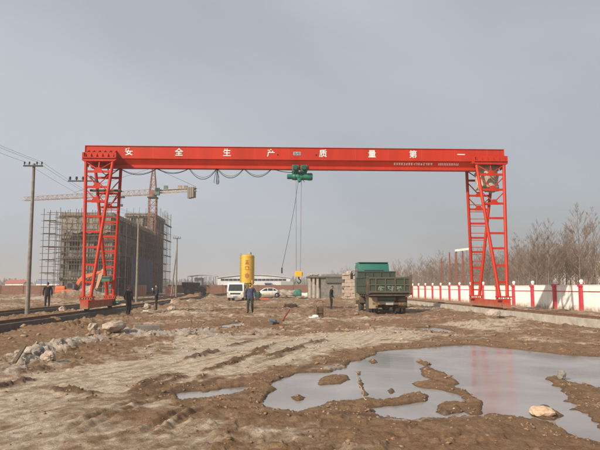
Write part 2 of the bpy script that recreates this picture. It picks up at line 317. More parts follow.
def ground_fields(x, y):
    r = np.hypot(x, y)
    wob = fbm(x, y, 0.9, 4, 11)
    wob2 = fbm(x, y, 0.25, 3, 12)
    pj = wob * 0.18 + wob2 * 0.12 + fbm(x, y, 0.08, 2, 13) * 0.04
    near = r < 40
    sd = np.full_like(x, 50.0)
    n_ = near
    xs, ys, pjs = x[n_], y[n_], pj[n_]
    s = np.full_like(xs, 50.0)
    for P in (POND_A,): s = np.minimum(s, poly_sd(xs, ys, P) + pjs)
    for P in (POND_C, POND_D, POND_E, POND_F): s = np.minimum(s, poly_sd(xs, ys, P) + pjs * 0.8)
    for P in ISLES: s = np.maximum(s, -poly_sd(xs, ys, P) + pjs * 0.5 + 0.0)
    sd[n_] = s
    z = fbm(x, y, 6.0, 3, 1) * 0.05 + fbm(x, y, 1.9, 5, 2, 0.5) * 0.03 + 0.055
    lump = np.abs(fbm(x, y, 0.45, 4, 3))
    dz0 = np.full_like(x, 9.0); dz0[n_] = poly_sd(xs, ys, DRYZONE); inner = sstep(0.3, -0.8, dz0 + wob)
    crumb = np.maximum(0, fbm(x, y, 0.33, 4, 3, 0.6)) ; crumb2 = np.maximum(0, fbm(x, y, 0.13, 3, 9, 0.6) - 0.05)
    z += (0.035 * sstep(0.05, 0.35, crumb) + 0.022 * sstep(0.0, 0.2, crumb2)) * (1 - 0.75 * inner)
    far = sstep(18, 40, r)
    z += far * (fbm(x, y, 3.2, 3, 4) * 0.08 + sstep(0.0, 0.3, fbm(x, y, 0.9, 4, 6, 0.6)) * 0.10 + sstep(0.05, 0.3, fbm(x, y, 0.35, 3, 7, 0.6)) * 0.05)
    fine = fbm(x, y, 0.16, 3, 5)
    z += fine * 0.018 * np.clip(1.6 - r / 16, 0, 1)
    white = np.zeros_like(x)
    # wheel ruts
    rut = np.zeros_like(x)
    for P in RUTS:
        for off in (0.0, 0.20):
            d = np.full_like(x, 9.0); d[n_] = seg_dist(xs + off, ys - off * 0.6, P); d = d + wob2 * 0.05 + wob * 0.07
            k = sstep(0.35, 0.75, vnoise(x / 1.3, y / 1.3, 31)) * (0.5 + 0.5 * sstep(6, 9, r))
            rut -= np.exp(-(d / 0.06) ** 2) * 0.042 * k
            rut += np.exp(-((d - 0.12) / 0.05) ** 2) * 0.022 * k
    z += np.clip(rut, -0.07, 0.07)
    clod = np.zeros_like(x)
    for P in CLODLINES:
        d = np.full_like(x, 9.0); d[n_] = seg_dist(xs, ys, P); d = d + wob * 0.12
        e = np.exp(-(d / 0.13) ** 2) * sstep(0.2, 0.6, vnoise(x / 0.5, y / 0.5, 47) + 0.24); clod = np.maximum(clod, e)
    z += clod * (0.02 + 0.045 * sstep(-0.05, 0.22, fbm(x, y, 0.24, 4, 44, 0.6)) + 0.03 * sstep(0.0, 0.3, fbm(x, y, 0.11, 3, 45, 0.6)))
    for P, w, h, wh in RIDGES:
        d = np.full_like(x, 99.0); d[n_] = seg_dist(xs, ys, P); d = np.abs(d + wob * 0.3)
        e = np.exp(-(d / w) ** 2); nn = 0.25 + 0.6 * sstep(-0.12, 0.22, fbm(x, y, 0.42, 4, 21, 0.55)) + 0.4 * sstep(-0.1, 0.25, fbm(x, y, 0.17, 3, 22, 0.55))
        z += e * h * 0.75 * nn; white = np.maximum(white, np.clip(e * 1.2 * wh * (0.5 + 0.55 * nn), 0, 1))
    for mx, my, rx, ry, h, wh in MOUNDS:
        q = ((x-mx) / rx) ** 2 + ((y-my) / ry) ** 2
        e = np.exp(-q * 1.3); nn = 0.8 + 0.5 * fbm(x, y, 0.8, 4, 23)
        z += e * h * nn; white = np.maximum(white, np.clip(e * 1.3 * wh, 0, 1))
    # ground behind the outer track lies higher
    z += sstep(-15.1, -15.6, x) * sstep(10, 20, y) * 0.22
    white = np.maximum(white, sstep(-15.5, -17, x) * sstep(0.1, 0.5, fbm(x, y, 5, 3, 61) + 0.2) * 0.7)
    # level strips for tracks, fence and far plain
    flat = np.maximum(sstep(12.3, 12.9, x) * sstep(5, 12, y), np.maximum((np.abs(x + 10.45) < 0.6) * 1.0, (np.abs(x + 14.85) < 0.5) * 1.0))
    z = z * (1 - 0.6 * flat)
    z = z * (1 - 0.7 * sstep(140, 300, r))
    z = np.maximum(z, 0.012)
    shore = sstep(0.0, 1.5, sd)
    zin = -0.075 + 0.03 * fine
    k = sstep(-0.10, 0.10, sd)
    z = np.where(sd < 1.6, (0.012 + (z - 0.012) * (0.04 + 0.96 * shore)) * k + zin * (1 - k), z)
    z += sstep(0.02, 0.12, sd) * sstep(1.2, 0.5, sd) * (0.016 * sstep(-0.1, 0.2, fbm(x, y, 0.22, 4, 14, 0.6)) + 0.016 * sstep(0.0, 0.22, fbm(x, y, 0.10, 3, 15, 0.6)) + 0.004)
    # masks
    dz = np.full_like(x, 9.0); dz[n_] = poly_sd(xs, ys, DRYZONE)
    dry = sstep(0.9, -0.9, dz + wob * 1.1 + fbm(x, y, 3.0, 3, 71) * 0.8) * (0.60 + 0.28 * sstep(8, 13, r))
    dry = np.maximum(dry, np.where(r > 26, 0.34 + 0.35 * fbm(x, y, 5.0, 4, 72), 0.0))
    dry = np.maximum(dry, 0.28 + 0.3 * fbm(x, y, 2.0, 4, 73))
    dry = np.clip(dry + np.clip(rut, -0.03, 0.03) * 4, 0, 1) * (1 - 0.9 * clod)
    bz = np.full_like(x, 9.0); bz[n_] = poly_sd(xs, ys, BROWNZ)
    dry *= 1 - 0.75 * sstep(0.6, -0.6, bz + wob)
    dry *= sstep(0.0, 1.1, sd + wob * 0.5)
    wet = sstep(0.22, 0.0, sd + wob * 0.15) * 0.6
    wet = np.maximum(wet, sstep(0.10, 0.02, sd) * 0.95); wet = np.maximum(wet, clod * 0.75)
    wet = np.maximum(wet, sstep(2.2, 0.3, sd + wob * 1.2) * 0.18)
    return z, dry, np.clip(white, 0, 1), np.clip(wet, 0, 1), sd
def gz(x, y):
    return float(ground_fields(np.array([float(x)]), np.array([float(y)]))[0][0])

def make_ground():
    rad = [0.6]
    while rad[-1] < 1500:
        q = rad[-1]
        rad.append(q * (1.05 if q < 4.5 else 1.0055 if q < 20 else 1.0095 if q < 50 else 1.014 if q < 130 else 1.05))
    rad = np.array(rad)
    ang = np.concatenate([np.linspace(-180, -46, 45, endpoint=False), np.linspace(-46, -34, 25, endpoint=False), np.linspace(-34, 36, 560, endpoint=False),
                          np.linspace(36, 48, 25, endpoint=False), np.linspace(48, 180, 45, endpoint=False)])
    a = np.radians(ang); nr, na = len(rad), len(a)
    RR, AA = np.meshgrid(rad, a, indexing='ij')
    x = (RR * np.sin(AA)).ravel(); y = (RR * np.cos(AA)).ravel()
    z, dry, white, wet, sd = ground_fields(x, y)
    co = np.stack([x, y, z], 1)
    co = np.vstack([co, [[0, 0, 0.06]]])
    i = np.arange(nr - 1)[:, None] * na; j = np.arange(na)[None, :]; j2 = (j + 1) % na
    q = np.stack([(i + j), (i + j2), (i + na + j2), (i + na + j)], -1).reshape(-1, 4)[:, ::-1]
    tri = np.stack([np.full(na, nr * na), (np.arange(na) + 1) % na, np.arange(na)], 1)[:, ::-1]
    me = bpy.data.meshes.new('ground')
    me.vertices.add(len(co)); me.vertices.foreach_set('co', co.ravel())
    nl = q.size + tri.size
    me.loops.add(nl); me.loops.foreach_set('vertex_index', np.concatenate([q.ravel(), tri.ravel()]).astype(np.int32))
    npoly = len(q) + len(tri); me.polygons.add(npoly)
    ls = np.concatenate([np.arange(len(q)) * 4, len(q) * 4 + np.arange(len(tri)) * 3]).astype(np.int32)
    me.polygons.foreach_set('loop_start', ls)
    me.polygons.foreach_set('use_smooth', np.ones(npoly, bool))
    me.update(); me.validate()
    for nm, arr in (('dry', dry), ('white', white), ('wet', wet)):
        at_ = me.attributes.new(nm, 'FLOAT', 'POINT'); at_.data.foreach_set('value', np.append(arr, 0.3).astype(np.float32))
    # up-facing check
    if me.polygons[10].normal.z < 0: me.flip_normals()
    o = bpy.data.objects.new('ground', me); C.objects.link(o); tag(o, 'churned brown and tan mud of the building site', 'ground', kind='structure')
    m = bpy.data.materials.new('site_mud'); m.use_nodes = True; nt = m.node_tree; n = nt.nodes; l = nt.links
    b = n['Principled BSDF']; b.inputs['Specular IOR Level'].default_value = 0.3
    tc = n.new('ShaderNodeTexCoord')
    def noise(s, d=8, ro=0.6, mp=None):
        k = n.new('ShaderNodeTexNoise'); k.inputs['Scale'].default_value = s; k.inputs['Detail'].default_value = d; k.inputs['Roughness'].default_value = ro
        l.new(mp if mp else tc.outputs['Object'], k.inputs['Vector']); return k.outputs[0]
    def attr(a_):
        k = n.new('ShaderNodeAttribute'); k.attribute_name = a_; return k.outputs['Fac']
    def math_(op, a_, b_=None, cl=False):
        k = n.new('ShaderNodeMath'); k.operation = op; k.use_clamp = cl
        for i_, v in enumerate((a_, b_)):
            if v is None: continue
            if isinstance(v, (int, float)): k.inputs[i_].default_value = v
            else: l.new(v, k.inputs[i_])
        return k.outputs[0]
    def mix(f, a_, b_):
        k = n.new('ShaderNodeMixRGB'); l.new(f, k.inputs[0])
        for i_, v in ((1, a_), (2, b_)):
            if isinstance(v, tuple): k.inputs[i_].default_value = (*v, 1)
            else: l.new(v, k.inputs[i_])
        return k.outputs[0]
    def rng(v, a_, b_, c_=0.0, d_=1.0):
        k = n.new('ShaderNodeMapRange'); k.interpolation_type = 'SMOOTHSTEP'
        l.new(v, k.inputs[0])
        for i_, w in enumerate((a_, b_, c_, d_)): k.inputs[i_ + 1].default_value = w
        return k.outputs[0]
    n1 = noise(0.9); n2 = noise(4.5, 10, 0.7); n3 = noise(22, 8, 0.7); n4 = noise(0.28, 5)
    # streaks along the driving direction
    mp = n.new('ShaderNodeMapping'); mp.vector_type = 'TEXTURE'; mp.inputs['Rotation'].default_value = (0, 0, R(66)); mp.inputs['Scale'].default_value = (3.0, 0.28, 1)
    l.new(tc.outputs['Object'], mp.inputs[0]); n5 = noise(1.5, 8, 0.65, mp.outputs[0])
    mp2 = n.new('ShaderNodeMapping'); mp2.vector_type = 'TEXTURE'; mp2.inputs['Rotation'].default_value = (0, 0, R(63)); mp2.inputs['Scale'].default_value = (1.6, 0.09, 1)
    l.new(tc.outputs['Object'], mp2.inputs[0]); n6 = noise(1.0, 7, 0.6, mp2.outputs[0])
    br = mix(rng(n2, 0.36, 0.64), (0.165, 0.090, 0.043), (0.30, 0.182, 0.097))
    mp2 = n.new('ShaderNodeMapping'); mp2.vector_type = 'TEXTURE'; mp2.inputs['Rotation'].default_value = (0, 0, R(63)); mp2.inputs['Scale'].default_value = (1.6, 0.09, 1)
    l.new(tc.outputs['Object'], mp2.inputs[0]); n6 = noise(1.0, 7, 0.6, mp2.outputs[0])
    br = mix(rng(n1, 0.4, 0.65, 0, 0.6), br, (0.222, 0.132, 0.068))
    tan = mix(rng(n2, 0.35, 0.65), (0.42, 0.31, 0.21), (0.65, 0.54, 0.42))
    tan = mix(rng(n5, 0.46, 0.66, 0, 0.8), tan, (0.255, 0.165, 0.096)); tan = mix(rng(n6, 0.52, 0.68, 0, 0.55), tan, (0.66, 0.57, 0.46))
    d1 = math_('ADD', attr('dry'), math_('MULTIPLY', math_('SUBTRACT', n1, 0.5), 1.5))
    d1 = math_('ADD', d1, math_('MULTIPLY', math_('SUBTRACT', n2, 0.5), 0.8))
    d1 = math_('ADD', d1, math_('MULTIPLY', math_('SUBTRACT', n5, 0.5), 0.7))
    d1 = math_('ADD', d1, math_('MULTIPLY', math_('SUBTRACT', n4, 0.52), 1.6))
    col = mix(rng(d1, 0.24, 0.80), br, tan)
    w1 = math_('ADD', attr('white'), math_('MULTIPLY', math_('SUBTRACT', n2, 0.5), 1.4))
    w1 = math_('ADD', w1, math_('MULTIPLY', math_('SUBTRACT', n3, 0.5), 0.7))
    wcol = mix(rng(n3, 0.3, 0.7), (0.36, 0.29, 0.22), (0.58, 0.52, 0.45))
    col = mix(rng(w1, 0.42, 0.95, 0, 0.85), col, wcol)
    we = math_('ADD', attr('wet'), math_('MULTIPLY', math_('SUBTRACT', n2, 0.5), 0.5))
    wf = rng(we, 0.12, 0.9, 0, 0.85)
    col = mix(wf, col, (0.105, 0.060, 0.032))
    # crumbs and grit
    vo = n.new('ShaderNodeTexVoronoi'); vo.inputs['Scale'].default_value = 26; l.new(tc.outputs['Object'], vo.inputs['Vector'])
    grit = rng(vo.outputs['Distance'], 0.05, 0.22, 1, 0); sel = rng(noise(7.0, 4), 0.55, 0.7)
    col = mix(math_('MULTIPLY', math_('MULTIPLY', grit, sel), 0.45), col, (0.46, 0.39, 0.31))
    col = mix(rng(n3, 0.52, 0.75, 0, 0.5), col, (0.10, 0.060, 0.034))
    n7 = noise(95, 5, 0.75); n8 = noise(38, 6, 0.7)
    col = mix(rng(n7, 0.50, 0.70, 0, 0.38), col, (0.07, 0.042, 0.024)); col = mix(rng(n8, 0.58, 0.74, 0, 0.40), col, (0.55, 0.45, 0.34))
    l.new(col, b.inputs['Base Color'])
    l.new(rng(we, 0.2, 1.0, 0.95, 0.55), b.inputs['Roughness'])
    hsum = math_('ADD', math_('MULTIPLY', n2, 0.05), math_('MULTIPLY', n3, 0.035)); hsum = math_('ADD', hsum, math_('MULTIPLY', n7, 0.016))
    hsum = math_('ADD', hsum, math_('MULTIPLY', n5, 0.010)); hsum = math_('ADD', hsum, math_('MULTIPLY', n6, 0.010)); hsum = math_('ADD', hsum, math_('MULTIPLY', grit, 0.006)); hsum = math_('ADD', hsum, math_('MULTIPLY', n8, 0.022))
    bp = n.new('ShaderNodeBump'); bp.inputs['Strength'].default_value = 0.9; bp.inputs['Distance'].default_value = 1.0
    l.new(hsum, bp.inputs['Height']); l.new(bp.outputs[0], b.inputs['Normal'])
    me.materials.append(m)
    return o
make_ground()

def water_mat():
    m = bpy.data.materials.new('muddy_puddle_water'); m.use_nodes = True; nt = m.node_tree; n = nt.nodes; l = nt.links
    b = n['Principled BSDF']; b.inputs['IOR'].default_value = 1.33; b.inputs['Roughness'].default_value = 0.08
    tc = n.new('ShaderNodeTexCoord'); nz = n.new('ShaderNodeTexNoise'); nz.inputs['Scale'].default_value = 0.55; nz.inputs['Detail'].default_value = 7; nz.inputs['Distortion'].default_value = 0.6
    l.new(tc.outputs['Object'], nz.inputs[0])
    rp = n.new('ShaderNodeValToRGB'); rp.color_ramp.elements[0].position = 0.36; rp.color_ramp.elements[1].position = 0.68
    rp.color_ramp.elements[0].color = (0.235, 0.205, 0.185, 1); rp.color_ramp.elements[1].color = (0.35, 0.33, 0.32, 1)
    l.new(nz.outputs[0], rp.inputs[0]); l.new(rp.outputs[0], b.inputs['Base Color'])
    rr = n.new('ShaderNodeMapRange'); rr.inputs[1].default_value = 0.35; rr.inputs[2].default_value = 0.7; rr.inputs[3].default_value = 0.10; rr.inputs[4].default_value = 0.26
    l.new(nz.outputs[0], rr.inputs[0]); l.new(rr.outputs[0], b.inputs['Roughness'])
    mp = n.new('ShaderNodeMapping'); mp.vector_type = 'TEXTURE'; mp.inputs['Rotation'].default_value = (0, 0, R(25)); mp.inputs['Scale'].default_value = (1, .25, 1); l.new(tc.outputs['Object'], mp.inputs[0])
    n2 = n.new('ShaderNodeTexNoise'); n2.inputs['Scale'].default_value = 2.2; n2.inputs['Detail'].default_value = 4; l.new(mp.outputs[0], n2.inputs[0])
    bp = n.new('ShaderNodeBump'); bp.inputs['Strength'].default_value = 0.12; bp.inputs['Distance'].default_value = 0.02; l.new(n2.outputs[0], bp.inputs['Height']); l.new(bp.outputs[0], b.inputs['Normal'])
    return m
WATER = water_mat()
for P, lab in ((POND_A, 'wide grey muddy puddle spreading across the right foreground'),(POND_C + POND_F, 'thin frozen puddle in the wheel tracks'), (POND_D, 'small pale puddle near the walking man'), (POND_E, 'thin wet streak behind the wide puddle')):
    xs = [p[0] for p in P]; ys = [p[1] for p in P]
    nx, ny = 12, 12; WZ = globals().get('WZ', -0.004) - 0.004
    mb = MB(); x0, x1, y0, y1 = min(xs)-1.0, max(xs)+1.0, min(ys)-1.0, max(ys)+1.0
    mb.add([(x0+(x1-x0)*i/nx, y0+(y1-y0)*j/ny, WZ) for j in range(ny+1) for i in range(nx+1)], [(j*(nx+1)+i, j*(nx+1)+i+1, (j+1)*(nx+1)+i+1, (j+1)*(nx+1)+i) for j in range(ny) for i in range(nx)])
    tag(mb.build('puddle', WATER), lab, 'puddle', kind='structure')

# stones and clods too many to count
def rock_mesh(seed, sub=1, rough=0.55, flat=0.62):
    bm = bmesh.new(); bmesh.ops.create_icosphere(bm, subdivisions=sub, radius=0.5)
    q = random.Random(seed); ph = [q.uniform(0, 6) for _ in range(9)]
    sx, sy = q.uniform(0.8, 1.25), q.uniform(0.75, 1.1)
    for v in bm.verts:
        p = v.co
        k = 1 + rough * (0.45*math.sin(4.1*p.x+ph[0]) * math.cos(3.7*p.y+ph[1]) + 0.35*math.sin(7.3*p.z+ph[2]+3*p.x) + 0.3*math.sin(11*p.y+ph[3]+5*p.z) + q.uniform(-.3, .3))
        v.co = Vector((p.x*k*sx, p.y*k*sy, p.z*k*flat))
    vs = [tuple(v.co) for v in bm.verts]; fs = [tuple(v.index for v in f.verts) for f in bm.faces]; bm.free(); return vs, fs
ROCKS = [rock_mesh(i, 1, 0.8, 0.55) for i in range(16)]
def scatter(name, label, m, n, picker, seed):
    q = np.random.RandomState(seed); P, S = picker(q, n)
    z = ground_fields(P[:, 0], P[:, 1])[0]
    V = []; F = []; off = 0
    for k in range(len(P)):
        vs, fs = ROCKS[k % 16]; va = np.array(vs); a = q.uniform(0, 6.28); c, s_ = math.cos(a), math.sin(a)
        va = np.stack([va[:, 0]*c - va[:, 1]*s_, va[:, 0]*s_ + va[:, 1]*c, va[:, 2]], 1) * S[k] + np.array([P[k, 0], P[k, 1], z[k] + S[k]*0.06])
        V.append(va); F.append(np.array(fs) + off); off += len(va)
    V = np.vstack(V); F = np.vstack(F)
    me = bpy.data.meshes.new(name); me.vertices.add(len(V)); me.vertices.foreach_set('co', V.ravel())
    me.loops.add(F.size); me.loops.foreach_set('vertex_index', F.ravel().astype(np.int32)); me.polygons.add(len(F))
    me.polygons.foreach_set('loop_start', (np.arange(len(F)) * 3).astype(np.int32)); me.update(); me.materials.append(m)
    o = bpy.data.objects.new(name, me); C.objects.link(o); return tag(o, label, name.replace('_', ' '), kind='stuff')
def pick_field(weight, rmin, rmax, smin, smax, power=2.2):
    def f(q, n):
        outP = []; outS = []
        while sum(len(p) for p in outP) < n:
            r = np.exp(q.uniform(math.log(rmin), math.log(rmax), n * 3)); a = np.radians(q.uniform(-33, 36, n * 3))
            x = r*np.sin(a); y = r*np.cos(a); z, dry, wh, wet, sd = ground_fields(x, y)
            w = weight(dry, wh, wet, sd); keep = (q.uniform(0, 1, n*3) < w) & (sd > 0.04)
            outP.append(np.stack([x[keep], y[keep]], 1)); s = smin + (smax - smin) * q.uniform(0, 1, n*3) ** power
            outS.append((s * np.clip(r / 14, 0.55, 1.6))[keep])
        return np.vstack(outP)[:n], np.concatenate(outS)[:n]
    return f
scatter('mud_clods', 'small brown clods of mud strewn over the site', CLODM, 5200, pick_field(lambda d, w, e, s: np.clip(0.30 + 0.6*e - 0.3*d + 0.25*(s < 0.5), 0, 1), 5.5, 70, 0.010, 0.11, 4.5), 5)
scatter('pale_rubble', 'small whitish lumps of rubble along the heaps', LIME, 1500, pick_field(lambda d, w, e, s: np.clip(1.3*w*w, 0, 1), 8, 60, 0.010, 0.075, 4.0), 6)
scatter('gravel', 'fine pale gravel on the shore of the puddle', ROCKM, 1500, pick_field(lambda d, w, e, s: np.clip(0.8*np.exp(-((s-0.2)/0.2)**2) + 0.05, 0, 1), 5.5, 24, 0.006, 0.035, 3.5), 8)

def single_rock(name, label, px, py, size, m, seed, flat=0.7, cat='rock', sink=0.25):
    p = G(px, py); vs, fs = rock_mesh(seed, 3, 0.30, flat)
    mb = MB(); z0 = min(v[2] for v in vs) * size
    mb.add([(v[0]*size, v[1]*size, v[2]*size - z0*(1 - sink)) for v in vs], fs)
    o = mb.build(name, m, smooth=False); o.location = (p.x, p.y, gz(p.x, p.y) - 0.01); o.rotation_euler = (0, 0, seed * 1.3)
    return tag(o, label, cat)
single_rock('rock', 'pale tan stone on the small mud island at the right puddle edge', 541, 416, 0.28, mat('tan_stone', (0.50, 0.36, 0.24), 0.9, scale=7, col2=(0.38, 0.26, 0.17), bump=0.3), 3, 0.55)
single_rock('rock', 'beige boulder on bare ground before the right crane leg', 493.5, 321.5, 0.62, LIME, 5, 0.6)
single_rock('rock', 'large brown boulder on top of the whitish rubble ridge at left', 114, 338.5, 0.75, ROCKM, 8, 0.5)
single_rock('rock', 'rounded tan boulder left of the large brown one', 93, 335, 0.45, ROCKM, 11, 0.75)
single_rock('rock', 'round beige stone beside the whitish heap at far left', 48, 366, 0.30, ROCKM, 14, 0.75)
single_rock('rock', 'whitish lump crowning the heap at far left', 30, 362, 0.40, LIME, 17, 0.6)
single_rock('rock', 'grey angular lump at the foot of the left heap', 38, 363, 0.32, CONCG, 19, 0.7)
single_rock('rock', 'beige boulder between the two men at the track', 148, 310.5, 0.6, LIME, 23, 0.7)
single_rock('rock', 'brown boulder right of the man holding something white', 172, 313, 0.6, ROCKM, 27, 0.7)
single_rock('rock', 'dark clod heap left of the boulders near the outer track', 52, 324, 0.7, CLODM, 29, 0.5)
single_rock('rock', 'dark stub of stone standing on the spit in the puddle', 561.5, 379.5, 0.16, CONCG, 33, 1.1)
single_rock('rock', 'pale boulder lying beside the left track beam', 62, 314, 0.5, LIME, 37, 0.7)

RUBM = mat('dusty_rubble', (0.33, 0.235, 0.155), 0.95, scale=0.35, col2=(0.20, 0.115, 0.07), bump=0.4, bscale=14)
scatter('site_rubble', 'broken bricks and stones littering the middle of the site', RUBM, 1300, pick_field(lambda d, w, e, s: np.clip(0.30 + 0.6*w, 0, 1), 20, 95, 0.03, 0.20, 5.0), 15)

# ================================================================== CRANE TRACKS
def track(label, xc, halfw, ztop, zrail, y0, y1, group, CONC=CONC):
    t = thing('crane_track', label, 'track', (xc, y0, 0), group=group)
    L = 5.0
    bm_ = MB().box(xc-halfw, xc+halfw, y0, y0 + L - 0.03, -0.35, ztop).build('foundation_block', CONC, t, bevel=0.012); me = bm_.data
    n = int((y1 - y0) / L)
    q = random.Random(int(abs(xc) * 10))
    for i in range(n):
        o = bm_ if i == 0 else piece('foundation_block', me, t, (xc, y0, 0))
        o.location = (q.uniform(-.012, .012), i * L, q.uniform(-.012, .012)); o.rotation_euler = (0, q.uniform(-.004, .004), 0)



    prof = [(-.07,0),(.07,0),(.07,.018),(.014,.03),(.014,zrail-ztop-.04),(.036,zrail-ztop-.03),(.036,zrail-ztop),(-.036,zrail-ztop),(-.036,zrail-ztop-.03),(-.014,zrail-ztop-.04),(-.014,.03),(-.07,.018)]
    MB().prism([(xc+a, ztop+.006+b) for a, b in prof], y0, y0 + n*L).build('rail', RUST, t)
    cl = MB().box(-.12, .12, -.04, .04, 0, .03).build('rail_clip', RUST, None); cme = cl.data; bpy.data.objects.remove(cl)
    for i in range(min(n * 4, 90)):
        piece('rail_clip', cme, t, (xc, y0 + .6 + i*1.25, ztop + .012))
    return t
track('low concrete crane track with rusty rail under the left crane leg', -10.45, 0.30, 0.30, 0.42, 2, 152, 'crane tracks', SHADEC)
track('outer concrete track at far left, behind the nearest concrete pole', -14.95, 0.27, 0.30, 0.40, 2, 152, 'crane tracks', SHADEC)
track('pale concrete crane track with rusty rail before the white fence', 13.07, 0.33, 0.40, 0.52, 2, 152, 'crane tracks')

# ================================================================== GANTRY CRANE
crane = thing('gantry_crane', 'red single girder gantry crane with white lettering spanning the site', 'crane', (1.3, 36.35, 0.4))
GX0, GX1 = -11.45, 14.15; GF, GB = 36.0, 36.7; GZ0, GZ1 = 8.87, 10.19
gird = MB().prism([(GF, 9.43), (GF+.27, 9.055), (GB-.27, 9.055), (GB, 9.43), (GB, GZ1-.03), (GF, GZ1-.03)], GX0, GX1, 'yz').build('girder', RED, crane)
MB().box(GX0+.004, GX1-.004, GF-.045, GB+.045, GZ1-.028, GZ1).build('top_flange', RED, gird)
MB().box(GX0+.3, GX1-.3, GF+.14, GB-.14, GZ0, 9.053).build('bottom_flange', RED, gird, bevel=.01)
MB().box(GX0+.006, GX1-.006, GF-.012, GF+.05, 9.415, 9.445).build('seam_strip', RED, gird)
for x in (GX0, GX1):
    MB().box(x-.015, x+.015, GF-.05, GB+.05, 9.0, GZ1+.012).build('end_plate', RED2, gird)
for x in np.arange(GX0+2.0, GX1-1, 2.05):     # faint weld seams of the web plates
    MB().box(x-.010, x+.010, GF-.006, GF+.02, 9.45, GZ1-.035).build('weld_seam', RED2, gird)
for ch, px in zip('安全生产质量第一', (129, 179, 227, 271, 323, 372, 413, 461)):
    me = text_mesh(ch, 0.50); me.materials.append(WHITEP)
    p = at(px, 152.4 + (px-129) * 0.0035, GF)
    piece('character', me, gird, (p.x, GF - 0.012, 9.80), (math.pi/2, 0, 0))
lg = at(297, 152, GF)
pl = MB().box(lg.x-.22, lg.x+.22, GF-.016, GF, 9.70, 9.92).build('emblem_plate', CHROME, gird)
e_ = MB(); e_.box(lg.x-.17, lg.x-.05, GF-.021, GF-.015, 9.73, 9.89); e_.box(lg.x+.05, lg.x+.17, GF-.021, GF-.015, 9.73, 9.89); e_.bar((lg.x-.06, GF-.019, 9.75), (lg.x+.06, GF-.019, 9.87), .006, .04, up=(0,1,0))
e_.build('emblem', mat('emblem_dark', (0.16, 0.17, 0.20), 0.5, 0.2), pl)
for px in (277.5, 316):
    q = at(px, 153, GF); MB().lathe([(.045, 0), (.045, .03), (.02, .05)], (q.x, GF, 9.74), (0, -1, 0), 10).build('bolt', DARK, gird)
# small print on the sloping lower web
q = random.Random(3); sm = MB(); x = at(394, 162, GF+.1).x; xe = at(458.5, 162, GF+.1).x; k = 0
slope = Vector((0, .27, -.375)).normalized(); nrm = Vector((0, -.375, -.27)).normalized()
c0 = Vector((0, GF+.135, 9.2425)) + nrm * .004
while x < xe:
    k += 1
    gap_zone = 17 <= k <= 19
    w = q.uniform(.09, .12) if k < 17 else q.uniform(.055, .075)
    if not gap_zone:
        for r_ in range(3):
            sl = -0.07 + .06 * r_; a = c0 + slope * sl + Vector((x, 0, 0))
            if q.random() < .85: sm.bar(a, a + Vector((w, 0, 0)), .012, .006, up=nrm)
        for r_ in range(2):
            a = c0 + Vector((x + w * q.uniform(.1, .9), 0, 0)); sm.bar(a - slope * .07, a + slope * .07, .012, .006, up=nrm)
    x += w + .045
tag(sm.build('small_lettering', WHITEP, gird), kind='stuff')

